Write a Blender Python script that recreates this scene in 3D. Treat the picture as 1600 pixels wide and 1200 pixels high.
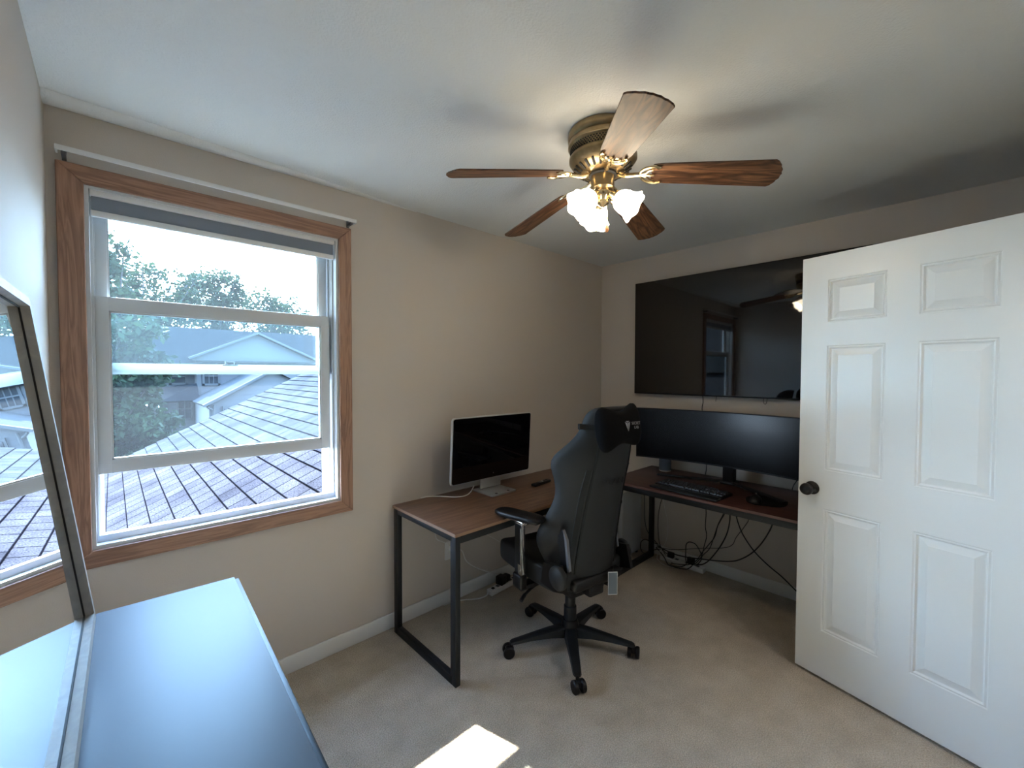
import bpy, bmesh, math, random
from mathutils import Vector, Matrix, Euler
for o in list(bpy.data.objects): bpy.data.objects.remove(o)
scene = bpy.context.scene
col = scene.collection
R = math.radians
rnd = random.Random(7)

# ------------------------------------------------------------------ camera
YAW, PITCH, ROLL = 0.75567, -0.02676, 0.00269
CAM = Vector((-3.2311, -2.2490, 1.4835))
fw = Vector((math.sin(YAW)*math.cos(PITCH), math.cos(YAW)*math.cos(PITCH), math.sin(PITCH)))
rt = Vector((math.cos(YAW), -math.sin(YAW), 0)); up = rt.cross(fw)
r2 = rt*math.cos(ROLL)+up*math.sin(ROLL); u2 = up*math.cos(ROLL)-rt*math.sin(ROLL)
cd = bpy.data.cameras.new('camera'); cam = bpy.data.objects.new('camera', cd); col.objects.link(cam)
cd.sensor_width = 36; cd.sensor_fit = 'HORIZONTAL'; cd.lens = 662.64/1600*36; cd.clip_start = .02; cd.clip_end = 300
cam.matrix_world = Matrix(((r2.x, u2.x, -fw.x, CAM.x), (r2.y, u2.y, -fw.y, CAM.y), (r2.z, u2.z, -fw.z, CAM.z), (0, 0, 0, 1)))
scene.camera = cam

# ------------------------------------------------------------------ world, sun, exposure
scene.view_settings.view_transform = 'Standard'; scene.view_settings.look = 'None'
scene.view_settings.gamma = 1; scene.view_settings.exposure = 1.2; scene.view_settings.use_curve_mapping = False
SKY = 16.0
w = bpy.data.worlds.new('sky'); scene.world = w; w.use_nodes = True
nt = w.node_tree; nt.nodes.clear()
out = nt.nodes.new('ShaderNodeOutputWorld'); bg = nt.nodes.new('ShaderNodeBackground')
tc = nt.nodes.new('ShaderNodeTexCoord'); sp = nt.nodes.new('ShaderNodeSeparateXYZ'); cr = nt.nodes.new('ShaderNodeValToRGB')
nt.links.new(tc.outputs['Generated'], sp.inputs[0]); nt.links.new(sp.outputs['Z'], cr.inputs[0])
cr.color_ramp.elements[0].position = 0.0; cr.color_ramp.elements[0].color = (.62, .80, 1.0, 1)
cr.color_ramp.elements[1].position = .8; cr.color_ramp.elements[1].color = (.30, .52, 1.0, 1)
nt.links.new(cr.outputs[0], bg.inputs[0]); bg.inputs[1].default_value = SKY
nt.links.new(bg.outputs[0], out.inputs[0])
sd = bpy.data.lights.new('sun', 'SUN'); sun = bpy.data.objects.new('sun', sd); col.objects.link(sun)
sd.energy = 23; sd.color = (1, .96, .9); sd.angle = R(.6)
sun.rotation_euler = Vector((.27, -1, -.94)).to_track_quat('-Z', 'Y').to_euler()

ha = bpy.data.lights.new('hall_fill', 'AREA'); hal = bpy.data.objects.new('hall_fill', ha); col.objects.link(hal)  # unseen fill light added in the hall, no fixture, brightens the room through the doorway
ha.energy = 10; ha.size = 1.0; ha.color = (1, .95, .90); hal.location = (-1.35, -3.3, 2.40)
# ------------------------------------------------------------------ materials
MATS = {}
def mat(name, color=(.5, .5, .5), rough=.6, metal=0, spec=.5, noise=None, bump=None, coat=0, emit=None, estr=0, wood=None, sheen=0):
    m = bpy.data.materials.new(name); m.use_nodes = True; MATS[name] = m
    n = m.node_tree; b = n.nodes['Principled BSDF']
    b.inputs['Base Color'].default_value = (*color, 1); b.inputs['Roughness'].default_value = rough
    b.inputs['Metallic'].default_value = metal; b.inputs['Specular IOR Level'].default_value = spec
    b.inputs['Coat Weight'].default_value = coat
    if sheen: b.inputs['Sheen Weight'].default_value = sheen
    if emit: b.inputs['Emission Color'].default_value = (*emit, 1); b.inputs['Emission Strength'].default_value = estr
    t = n.nodes.new('ShaderNodeTexCoord')
    if noise:   # (scale, color2, detail)
        nz = n.nodes.new('ShaderNodeTexNoise'); nz.inputs['Scale'].default_value = noise[0]; nz.inputs['Detail'].default_value = noise[2] if len(noise) > 2 else 4
        n.links.new(t.outputs['Object'], nz.inputs['Vector'])
        r = n.nodes.new('ShaderNodeValToRGB'); r.color_ramp.elements[0].position = .35; r.color_ramp.elements[1].position = .65
        r.color_ramp.elements[0].color = (*color, 1); r.color_ramp.elements[1].color = (*noise[1], 1)
        n.links.new(nz.outputs[0], r.inputs[0]); n.links.new(r.outputs[0], b.inputs['Base Color'])
    if wood:    # (stretch vector, color2, wave scale, distortion)
        mp = n.nodes.new('ShaderNodeMapping'); mp.inputs['Scale'].default_value = wood[0]
        n.links.new(t.outputs['Object'], mp.inputs[0])
        nz = n.nodes.new('ShaderNodeTexNoise'); nz.inputs['Scale'].default_value = wood[2]; nz.inputs['Detail'].default_value = 6; nz.inputs['Distortion'].default_value = wood[3]
        n.links.new(mp.outputs[0], nz.inputs['Vector'])
        wv = n.nodes.new('ShaderNodeMath'); wv.operation = 'MULTIPLY'; wv.inputs[1].default_value = 9.0
        fr = n.nodes.new('ShaderNodeMath'); fr.operation = 'PINGPONG'; fr.inputs[1].default_value = 1.0
        n.links.new(nz.outputs[0], wv.inputs[0]); n.links.new(wv.outputs[0], fr.inputs[0])
        r = n.nodes.new('ShaderNodeValToRGB'); r.color_ramp.elements[0].color = (*color, 1); r.color_ramp.elements[1].color = (*wood[1], 1)
        n.links.new(fr.outputs[0], r.inputs[0]); n.links.new(r.outputs[0], b.inputs['Base Color'])
    if bump:    # (scale, strength, distance)
        nb = n.nodes.new('ShaderNodeTexNoise'); nb.inputs['Scale'].default_value = bump[0]; nb.inputs['Detail'].default_value = 3
        n.links.new(t.outputs['Object'], nb.inputs['Vector'])
        bp = n.nodes.new('ShaderNodeBump'); bp.inputs['Strength'].default_value = bump[1]; bp.inputs['Distance'].default_value = bump[2]
        n.links.new(nb.outputs[0], bp.inputs['Height']); n.links.new(bp.outputs[0], b.inputs['Normal'])
    return m
WALL = mat('taupe_paint', (.545, .49, .435), .75, bump=(220, .25, .002))
CEIL = mat('ceiling_texture', (.67, .675, .66), .9, bump=(130, .55, .004))
CARPET = mat('beige_carpet', (.43, .36, .27), .95, noise=(9, (.51, .435, .335), 6), bump=(170, 1.0, .010), sheen=.2)
_n = CARPET.node_tree; _b = _n.nodes['Principled BSDF']; _src = _b.inputs['Base Color'].links[0].from_socket
_z = _n.nodes.new('ShaderNodeTexNoise'); _z.inputs['Scale'].default_value = 190; _z.inputs['Detail'].default_value = 2
_m = _n.nodes.new('ShaderNodeMapRange'); _m.inputs[1].default_value = .3; _m.inputs[2].default_value = .7; _m.inputs[3].default_value = .74; _m.inputs[4].default_value = 1.2
_v = _n.nodes.new('ShaderNodeVectorMath'); _v.operation = 'SCALE'; _t = _n.nodes.new('ShaderNodeTexCoord')
_n.links.new(_t.outputs['Object'], _z.inputs['Vector']); _n.links.new(_z.outputs[0], _m.inputs[0]); _n.links.new(_src, _v.inputs[0]); _n.links.new(_m.outputs[0], _v.inputs['Scale']); _n.links.new(_v.outputs[0], _b.inputs['Base Color'])
TRIM = mat('white_trim', (.72, .72, .70), .4, bump=(60, .05, .001))
VINYL = mat('window_vinyl', (.56, .58, .59), .4)
PINE = mat('pine_casing', (.225, .120, .078), .5, wood=((20, 20, 1.5), (.385, .215, .140), 1.3, 1.2))
PINEH = mat('pine_casing_level', (.225, .120, .078), .5, wood=((1.5, 20, 20), (.385, .215, .140), 1.3, 1.2))
DOORW = mat('door_paint', (.80, .80, .77), .33, bump=(90, .12, .001))
BLKM = mat('black_steel', (.008, .010, .012), .45, spec=.35, bump=(300, .1, .0005))
WALNUT = mat('walnut_laminate', (.095, .045, .026), .42, wood=((1.0, 16, 16), (.165, .086, .050), 1.6, .8))
MAHOG = mat('mahogany_laminate', (.040, .014, .011), .4, wood=((9, .9, 9), (.07, .026, .020), 1.6, .6))
EDGE = mat('laminate_edge', (.22, .13, .08), .5)
EDGER = mat('red_laminate_edge', (.11, .05, .042), .45)
PLAS = mat('black_plastic', (.004, .004, .005), .42, spec=.3)
SCREEN = mat('dark_glass', (.002, .002, .003), .03, spec=.6)
SCRMAT = mat('matte_screen', (.0015, .002, .003), .22, spec=.25)
ALU = mat('aluminium', (.62, .63, .64), .35, metal=.85)
ALUP = mat('light_metal_edge', (.60, .60, .60), .4, metal=.2)
LEATH = mat('charcoal_upholstery', (.0115, .0125, .0135), .62, spec=.35, bump=(500, .4, .001))
LEATH2 = mat('charcoal_panel', (.0085, .009, .0095), .7, spec=.3, bump=(500, .4, .001))
PLUSH = mat('black_plush', (.003, .003, .0035), .95, spec=.1, bump=(200, .4, .002))
STRIP = mat('dark_strip', (.003, .004, .004), .8)
CHROME = mat('chrome', (.75, .75, .76), .15, metal=1)
GREYP = mat('grey_plastic', (.10, .10, .11), .5)
WHITEP = mat('white_plastic', (.72, .72, .71), .4)
BRASS = mat('antique_brass', (.34, .26, .15), .32, metal=.9, noise=(30, (.26, .19, .10)))
PBRASS = mat('polished_brass', (.80, .66, .42), .22, metal=1)
DARK = mat('vent_black', (.01, .01, .01), .7)
BLADE = mat('oak_blade', (.035, .014, .007), .5, coat=0, wood=((1.0, 11, 4), (.20, .095, .045), 2.2, 1.2))
SHADE = mat('frosted_shade', (.9, .85, .75), .5, emit=(1.0, .84, .62), estr=9)
BULB = mat('bulb_glow', (1, 1, 1), .5, emit=(1.0, .84, .62), estr=45)
DRESS = mat('dark_satin_laminate', (.055, .066, .088), .50, spec=.5, bump=(40, .03, .001))
MATS['dark_satin_laminate'].node_tree.nodes['Principled BSDF'].inputs['Coat Roughness'].default_value = .42
MIRF = mat('pale_grey_frame', (.30, .28, .25), .55, wood=((2, 2, 2), (.36, .33, .29), 6, 1))
MIRG = mat('mirror_glass', (.93, .95, .96), .01, metal=1)
BLIND = mat('grey_blind_fabric', (.21, .24, .29), .85, bump=(400, .3, .001))
CORDB = mat('black_cord', (.012, .012, .012), .5)
CORDW = mat('white_cord', (.70, .69, .66), .45)
CLOTHS = mat('blue_grey_mesh', (.10, .13, .17), .8, bump=(600, .5, .001))
TAGM = mat('tag_card', (.10, .12, .14), .5); TAGW = mat('tag_rim', (.6, .6, .6), .5)
BRONZE = mat('dark_bronze', (.014, .013, .014), .3, metal=.5)
LOGO = mat('grey_stitch', (.22, .22, .23), .7)
# outdoors
GRASS = mat('lawn', (.004, .008, .004), .95, spec=0, noise=(3, (.007, .012, .005)))
SIDE = mat('pale_siding', (.018, .019, .019), .8, spec=.1)
SIDES = mat('siding_trim', (.036, .037, .037), .8, spec=.1)
SHIN2 = mat('neighbour_shingles', (.006, .007, .008), .9, spec=0, noise=(6, (.009, .010, .011)))
GLASSD = mat('house_window_glass', (.008, .01, .012), .1)
BARK = mat('bark', (.012, .010, .008), .9)
LEAF = mat('leaves', (.006, .013, .006), .7, spec=.1, noise=(1.6, (.015, .027, .011)))
LEAFD = mat('dark_leaves', (.004, .009, .005), .7, spec=.1, noise=(1.6, (.014, .026, .010)))
RED = mat('red_windsock', (.25, .03, .02), .6)
def leafy(m, k=.35):
    n = m.node_tree; b = n.nodes['Principled BSDF']; o = n.nodes['Material Output']
    tr = n.nodes.new('ShaderNodeBsdfTranslucent'); mx = n.nodes.new('ShaderNodeMixShader'); mx.inputs[0].default_value = k
    src = b.inputs['Base Color'].links[0].from_socket
    n.links.new(src, tr.inputs[0]); n.links.new(b.outputs[0], mx.inputs[1]); n.links.new(tr.outputs[0], mx.inputs[2]); n.links.new(mx.outputs[0], o.inputs[0])
leafy(LEAF); leafy(LEAFD)
def glass(name, haze):
    m = bpy.data.materials.new(name); m.use_nodes = True; n = m.node_tree; n.nodes.clear()
    o = n.nodes.new('ShaderNodeOutputMaterial'); t = n.nodes.new('ShaderNodeBsdfTransparent'); t.inputs[0].default_value = (.88, .96, .98, 1)
    g = n.nodes.new('ShaderNodeBsdfGlossy'); g.inputs[1].default_value = .02
    d = n.nodes.new('ShaderNodeBsdfTranslucent'); d.inputs[0].default_value = (.8, .9, 1, 1)
    lw = n.nodes.new('ShaderNodeFresnel'); lw.inputs[0].default_value = 1.3
    a = n.nodes.new('ShaderNodeMixShader'); b = n.nodes.new('ShaderNodeMixShader'); b.inputs[0].default_value = haze
    n.links.new(lw.outputs[0], a.inputs[0]); n.links.new(t.outputs[0], a.inputs[1]); n.links.new(g.outputs[0], a.inputs[2])
    n.links.new(a.outputs[0], b.inputs[1]); n.links.new(d.outputs[0], b.inputs[2]); n.links.new(b.outputs[0], o.inputs[0])
    return m
PANE = glass('window_pane', .006)
# our roof: shingle tabs from a brick texture in UV (u along the course, v up the slope, metres)
ROOF = bpy.data.materials.new('asphalt_shingles'); ROOF.use_nodes = True
n = ROOF.node_tree; b = n.nodes['Principled BSDF']; b.inputs['Roughness'].default_value = .9; b.inputs['Specular IOR Level'].default_value = 0
uv = n.nodes.new('ShaderNodeUVMap'); br = n.nodes.new('ShaderNodeTexBrick')
br.inputs['Scale'].default_value = 1; br.inputs['Brick Width'].default_value = .19; br.inputs['Row Height'].default_value = .1435
br.inputs['Mortar Size'].default_value = .007; br.inputs['Mortar Smooth'].default_value = .3; br.offset = .5
br.inputs['Color1'].default_value = (.023, .023, .026, 1); br.inputs['Color2'].default_value = (.034, .034, .037, 1); br.inputs['Mortar'].default_value = (.004, .004, .005, 1)
nz = n.nodes.new('ShaderNodeTexNoise'); nz.inputs['Scale'].default_value = 90; nz.inputs['Detail'].default_value = 4
nz2 = n.nodes.new('ShaderNodeTexNoise'); nz2.inputs['Scale'].default_value = 2.5
mr = n.nodes.new('ShaderNodeMapRange'); mr.inputs[1].default_value = .3; mr.inputs[2].default_value = .7; mr.inputs[3].default_value = .45; mr.inputs[4].default_value = 1.6
mr2 = n.nodes.new('ShaderNodeMapRange'); mr2.inputs[1].default_value = .3; mr2.inputs[2].default_value = .7; mr2.inputs[3].default_value = .68; mr2.inputs[4].default_value = 1.3
mm = n.nodes.new('ShaderNodeMath'); mm.operation = 'MULTIPLY'
mix = n.nodes.new('ShaderNodeVectorMath'); mix.operation = 'SCALE'
n.links.new(uv.outputs[0], br.inputs['Vector']); n.links.new(uv.outputs[0], nz.inputs['Vector']); n.links.new(uv.outputs[0], nz2.inputs['Vector'])
n.links.new(nz.outputs[0], mr.inputs[0]); n.links.new(nz2.outputs[0], mr2.inputs[0]); n.links.new(mr.outputs[0], mm.inputs[0]); n.links.new(mr2.outputs[0], mm.inputs[1])
n.links.new(br.outputs['Color'], mix.inputs[0]); n.links.new(mm.outputs[0], mix.inputs['Scale']); n.links.new(mix.outputs[0], b.inputs['Base Color'])

# ------------------------------------------------------------------ builders
class MB:
    def __init__(s): s.v = []; s.f = []
    def add(s, vs, fs):
        k = len(s.v); s.v += [tuple(v) for v in vs]; s.f += [tuple(i+k for i in f) for f in fs]; return s
    def bm(s, b):
        b.verts.ensure_lookup_table(); b.verts.index_update()
        s.add([v.co.copy() for v in b.verts], [[v.index for v in f.verts] for f in b.faces]); b.free(); return s
    def box(s, lo, hi, bev=0, seg=2, M=None):
        lo = Vector(lo); hi = Vector(hi); b = bmesh.new(); bmesh.ops.create_cube(b, size=1)
        c = (lo+hi)/2; d = hi-lo
        for v in b.verts: v.co = Vector((v.co.x*d.x, v.co.y*d.y, v.co.z*d.z))+c
        if bev: bmesh.ops.bevel(b, geom=b.edges[:], offset=bev, segments=seg, profile=.5, affect='EDGES')
        if M: bmesh.ops.transform(b, matrix=M, verts=b.verts)
        return s.bm(b)
    def cbox(s, c, d, bev=0, seg=2, rot=None):
        d = Vector(d); M = Matrix.Translation(Vector(c)) @ (Euler(rot).to_matrix().to_4x4() if rot else Matrix())
        return s.box(-d/2, d/2, bev, seg, M)
    def lathe(s, prof, c=(0, 0, 0), n=32, M=None, capb=True, capt=True):
        c = Vector(c); vs = []; fs = []
        for r, z in prof:
            for i in range(n):
                a = 2*math.pi*i/n; p = Vector((r*math.cos(a), r*math.sin(a), z))
                vs.append((M @ p if M else p)+c)
        for j in range(len(prof)-1):
            for i in range(n):
                k = (i+1) % n; fs.append((j*n+i, j*n+k, (j+1)*n+k, (j+1)*n+i))
        if capb: fs.append(tuple(reversed(range(n))))
        if capt: fs.append(tuple((len(prof)-1)*n+i for i in range(n)))
        return s.add(vs, fs)
    def cyl(s, a, b, r, r2=None, n=16):
        a = Vector(a); b = Vector(b); d = b-a; M = d.to_track_quat('Z', 'Y').to_matrix().to_4x4()
        return s.lathe([(r, 0), (r if r2 is None else r2, d.length)], a, n, M)
    def tube(s, pts, r, n=8, smooth=6):
        P = [Vector(p) for p in pts]
        if smooth and len(P) > 2:
            Q = []; E = [P[0]*2-P[1]]+P+[P[-1]*2-P[-2]]
            for i in range(1, len(E)-2):
                for k in range(smooth):
                    t = k/smooth; a, b_, c, d = E[i-1:i+3]
                    Q.append(.5*((2*b_)+(c-a)*t+(2*a-5*b_+4*c-d)*t*t+(3*b_-a-3*c+d)*t**3))
            P = Q+[P[-1]]
        vs = []; fs = []; u = None
        for i, p in enumerate(P):
            t = (P[min(i+1, len(P)-1)]-P[max(i-1, 0)]).normalized()
            if u is None: u = t.orthogonal().normalized()
            u = (u-t*u.dot(t))
            u = u.normalized() if u.length > 1e-6 else t.orthogonal().normalized()
            w_ = t.cross(u); rr = r[min(i, len(r)-1)] if isinstance(r, (list, tuple)) else r
            for k in range(n):
                a = 2*math.pi*k/n; vs.append(p+(u*math.cos(a)+w_*math.sin(a))*rr)
        for i in range(len(P)-1):
            for k in range(n):
                m = (k+1) % n; fs.append((i*n+k, i*n+m, (i+1)*n+m, (i+1)*n+k))
        fs.append(tuple(reversed(range(n)))); fs.append(tuple((len(P)-1)*n+k for k in range(n)))
        return s.add(vs, fs)
    def loft(s, rings, cap=True):
        n = len(rings[0]); vs = [p for r in rings for p in r]; fs = []
        for j in range(len(rings)-1):
            for i in range(n):
                k = (i+1) % n; fs.append((j*n+i, j*n+k, (j+1)*n+k, (j+1)*n+i))
        if cap: fs.append(tuple(reversed(range(n)))); fs.append(tuple((len(rings)-1)*n+i for i in range(n)))
        return s.add(vs, fs)
    def prism(s, poly, fn, t0, t1):   # poly of 2D points, fn(a, b, t) -> 3D
        n = len(poly); vs = [fn(a, b_, t0) for a, b_ in poly]+[fn(a, b_, t1) for a, b_ in poly]
        fs = [tuple(reversed(range(n))), tuple(range(n, 2*n))]+[(i, (i+1) % n, n+(i+1) % n, n+i) for i in range(n)]
        return s.add(vs, fs)
    def xf(s, M):
        s.v = [tuple(M @ Vector(v)) for v in s.v]; return s
    def build(s, name, m, parent=None, world=False, smooth=True, sub=0, ang=35):
        me = bpy.data.meshes.new(name)
        vs = s.v
        if world and parent is not None:
            inv = pm(parent).inverted(); vs = [inv @ Vector(v) for v in vs]
        me.from_pydata([tuple(v) for v in vs], [], s.f); me.update()
        b = bmesh.new(); b.from_mesh(me); bmesh.ops.recalc_face_normals(b, faces=b.faces)
        if smooth:
            for f in b.faces: f.smooth = True
            for e in b.edges:
                if len(e.link_faces) == 2 and e.calc_face_angle(0) > R(ang): e.smooth = False
        b.to_mesh(me); b.free()
        me.materials.append(m); o = bpy.data.objects.new(name, me); col.objects.link(o)
        if parent is not None: o.parent = parent
        if sub:
            q = o.modifiers.new('sub', 'SUBSURF'); q.levels = sub; q.render_levels = sub
        return o
def pm(o):
    M = Matrix.LocRotScale(o.location, o.rotation_euler, o.scale)
    return pm(o.parent) @ M if o.parent else M
def tag(o, label, cat, group=None):
    o['label'] = label; o['category'] = cat
    if group: o['group'] = group
    return o
def thing(name, label, cat, loc=(0, 0, 0), rz=0, group=None):
    o = bpy.data.objects.new(name, None); col.objects.link(o); o.location = loc; o.rotation_euler = (0, 0, rz); o.empty_display_size = .1
    return tag(o, label, cat, group)
def struct(o): o['kind'] = 'structure'; return o
def sthing(name, loc=(0, 0, 0), rz=0):
    o = bpy.data.objects.new(name, None); col.objects.link(o); o.location = loc; o.rotation_euler = (0, 0, rz); return struct(o)
def text_mb(txt, size, ext=.0005):
    cu = bpy.data.curves.new('t', 'FONT'); cu.body = txt; cu.size = size; cu.extrude = ext; cu.align_x = 'CENTER'; cu.align_y = 'CENTER'
    o = bpy.data.objects.new('t', cu); col.objects.link(o); bpy.context.view_layer.update()
    me = bpy.data.meshes.new_from_object(o.evaluated_get(bpy.context.evaluated_depsgraph_get()))
    m = MB().add([v.co.copy() for v in me.vertices], [list(p.vertices) for p in me.polygons])
    bpy.data.objects.remove(o); bpy.data.curves.remove(cu); bpy.data.meshes.remove(me); return m

# ------------------------------------------------------------------ room shell
H = 2.44; LX = -3.3935; NY = -2.49; T = .16
struct(MB().box((LX-.15, NY-1.6, -.1), (.15, T, 0)).build('floor', CARPET, smooth=False))
struct(MB().box((LX-.15, NY-1.6, H), (.15, T, H+.12)).build('ceiling', CEIL, smooth=False))
WX0, WX1, WZ0, WZ1 = -3.297, -2.365, .806, 2.176
wb = MB().box((LX, 0, 0), (WX0, T, H)).box((WX1, 0, 0), (0, T, H)).box((WX0, 0, 0), (WX1, T, WZ0)).box((WX0, 0, WZ1), (WX1, T, H))
struct(wb.build('wall_back', WALL, smooth=False))
struct(MB().box((0, NY-1.6, 0), (.15, T, H)).build('wall_right', WALL, smooth=False))
struct(MB().box((LX-.15, NY-1.6, 0), (LX, T, H)).build('wall_left', WALL, smooth=False))
DX0, DX1 = -1.725, -.925
struct(MB().box((LX, NY-.12, 0), (DX0, NY, H)).box((DX1, NY-.12, 0), (0, NY, H)).box((DX0, NY-.12, 2.06), (DX1, NY, H)).build('wall_front', WALL, smooth=False))
struct(MB().box((LX, NY-1.6, 0), (0, NY-1.48, H)).build('wall_hall', WALL, smooth=False))
def bb(lo, hi, name):
    return struct(MB().box(lo, hi, .004, 2).build(name, TRIM))
bb((LX, -.013, 0), (-.013, 0, .085), 'baseboard_back'); bb((-.013, NY, 0), (0, 0, .085), 'baseboard_right')
bb((LX, NY, 0), (LX+.013, -.013, .085), 'baseboard_left')
struct(MB().box((LX+.013, NY, 0), (DX0-.06, NY+.013, .085), .004).box((DX1+.06, NY, 0), (-.013, NY+.013, .085), .004).build('baseboard_front', TRIM))
# casing of the doorway in the near wall
struct(MB().box((DX0-.06, NY, 0), (DX0, NY+.016, 2.12), .004).box((DX1, NY, 0), (DX1+.06, NY+.016, 2.12), .004).box((DX0, NY, 2.06), (DX1, NY+.016, 2.12), .004)
       .box((DX0, NY-.12, 0), (DX0+.012, NY, 2.06)).box((DX1-.002, NY-.12, 0), (DX1, NY, 2.06)).build('trim_1', TRIM))
# plaster ridge along the ceiling above the window, tapering out
rings = []
for x, d in ((LX, .105), (-3.0, .085), (-2.6, .06), (-2.2, .03), (-1.9, .006)):
    rings.append([Vector((x, 0, H+.01)), Vector((x, 0, H-.004-d*.05)), Vector((x, -d*.45, H-.004-d*.17)), Vector((x, -d*.8, H-.003-d*.13)), Vector((x, -d*.97, H-.001)), Vector((x, -d, H+.01))])
struct(MB().loft(rings).build('trim_2', CEIL, ang=60))

# ------------------------------------------------------------------ window
W = sthing('window_1', (-2.83, 0, 0))
CO = (-3.3685, -2.2997, .7407, 2.2408)   # outer casing
def frame4(out_, in_, y0, y1, names, mats_, parent, bev=.003):
    x0, x1, z0, z1 = out_; a0, a1, b0, b1 = in_
    P = {'l': [(x0, z0), (a0, b0), (a0, b1), (x0, z1)], 'r': [(x1, z0), (x1, z1), (a1, b1), (a1, b0)],
         't': [(x0, z1), (a0, b1), (a1, b1), (x1, z1)], 'b': [(x0, z0), (x1, z0), (a1, b0), (a0, b0)]}
    for k in 'lrtb':
        o = MB().prism(P[k], lambda a, b_, t: (a, t, b_), y0, y1).build(names, mats_[0] if k in 'lr' else mats_[1], parent, True, smooth=False)
        md = o.modifiers.new('bevel', 'BEVEL'); md.width = bev; md.segments = 2
frame4(CO, (WX0, WX1, WZ0, WZ1), -.018, 0, 'casing_board', (PINE, PINEH), W)
# white jamb liner with tracks
j = MB()
IN = (WX0+.012, WX1-.012, WZ0+.014, WZ1-.010)
for (o_, i_, y0, y1) in (((WX0, WX1, WZ0, WZ1), IN, -.004, .045), ((WX0, WX1, WZ0, WZ1), (IN[0]+.004, IN[1]-.004, IN[2]-.008, IN[3]-.004), .045, .16),
                         (IN, (IN[0]+.008, IN[1]-.008, IN[2]+.026, IN[3]-.004), .032, .044), (IN, (IN[0]+.012, IN[1]-.012, IN[2]+.002, IN[3]-.006), .081, .087),
                         (IN, (IN[0]+.022, IN[1]-.022, IN[2]-.006, IN[3]-.012), .124, .158)):
    x0, x1, z0, z1 = o_; a0, a1, b0, b1 = i_
    for P in ([(x0, z0), (a0, b0), (a0, b1), (x0, z1)], [(x1, z0), (x1, z1), (a1, b1), (a1, b0)], [(x0, z1), (a0, b1), (a1, b1), (x1, z1)], [(x0, z0), (x1, z0), (a1, b0), (a0, b0)]):
        j.prism(P, lambda a, b_, t: (a, t, b_), y0, y1)
j.build('window_frame', VINYL, W, True, smooth=False)
def sash(name, x0, x1, z0, z1, y0, y1, st, bt, tp):
    s = MB(); g = (x0+st, x1-st, z0+bt, z1-tp)
    s.box((x0, y0, z0), (x0+st, y1, z1), .003).box((x1-st, y0, z0), (x1, y1, z1), .003).box((x0+st-.002, y0, z0), (x1-st+.002, y1, z0+bt), .003).box((x0+st-.002, y0, z1-tp), (x1-st+.002, y1, z1), .003)
    o = s.build(name, VINYL, W, True)
    # glazing bead
    gb = MB(); q = .006
    for lo, hi in (((g[0], y0+.006, g[2]), (g[0]+q, y1-.008, g[3])), ((g[1]-q, y0+.006, g[2]), (g[1], y1-.008, g[3])), ((g[0], y0+.006, g[2]), (g[1], y1-.008, g[2]+q)), ((g[0], y0+.006, g[3]-q), (g[1], y1-.008, g[3]))): gb.box(lo, hi)
    gb.build('glazing_bead', VINYL, o, True, smooth=False)
    ym = (y0+y1)/2
    MB().box((g[0]+.001, ym-.002, g[2]+.001), (g[1]-.001, ym+.002, g[3]-.001)).build('glass_pane', PANE, o, True, smooth=False)
    return o
ls = sash('lower_sash', -3.281, -2.393, 1.082, 1.776, .047, .080, .044, .052, .055)
us = sash('upper_sash', -3.279, -2.395, 1.472, 2.158, .088, .121, .040, .040, .050)
lk = MB().box((-2.86, .088, 1.512), (-2.80, .112, 1.518), .002).box((-2.85, .09, 1.518), (-2.845, .1, 1.53)).box((-2.815, .09, 1.518), (-2.81, .1, 1.53)).box((-2.85, .09, 1.527), (-2.81, .1, 1.532), .001)
lk.build('sash_lock', GREYP, us, True)
# roller blind
rb = thing('roller_blind', 'short grey roller blind with white rails drawn up at the top of the window', 'blind', (-2.83, .02, 2.1))
MB().box((-3.283, .004, 2.146), (-2.379, .034, 2.168), .004).build('head_rail', WHITEP, rb, True)
MB().box((-3.279, .017, 2.092), (-2.383, .020, 2.148)).build('fabric', BLIND, rb, True, smooth=False)
MB().box((-3.281, .010, 2.070), (-2.381, .028, 2.093), .003).build('bottom_bar', WHITEP, rb, True)
# curtain rod
cr_ = thing('curtain_rod', 'flat white curtain rod above the window casing', 'curtain rod', (-2.83, -.05, 2.27))
MB().box((-3.366, -.062, 2.262), (-2.288, -.054, 2.280), .002).build('rod', WHITEP, cr_, True)
for x in (-3.366, -2.294):
    MB().box((x, -.060, 2.262), (x+.006, -.018, 2.280), .001).build('end_return', WHITEP, cr_, True)
for x in (-3.345, -2.312):
    MB().box((x-.006, -.054, 2.252), (x+.006, 0, 2.266), .001).box((x-.006, -.004, 2.235+.012), (x+.006, 0, 2.285)).build('bracket', GREYP, cr_, True)

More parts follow.
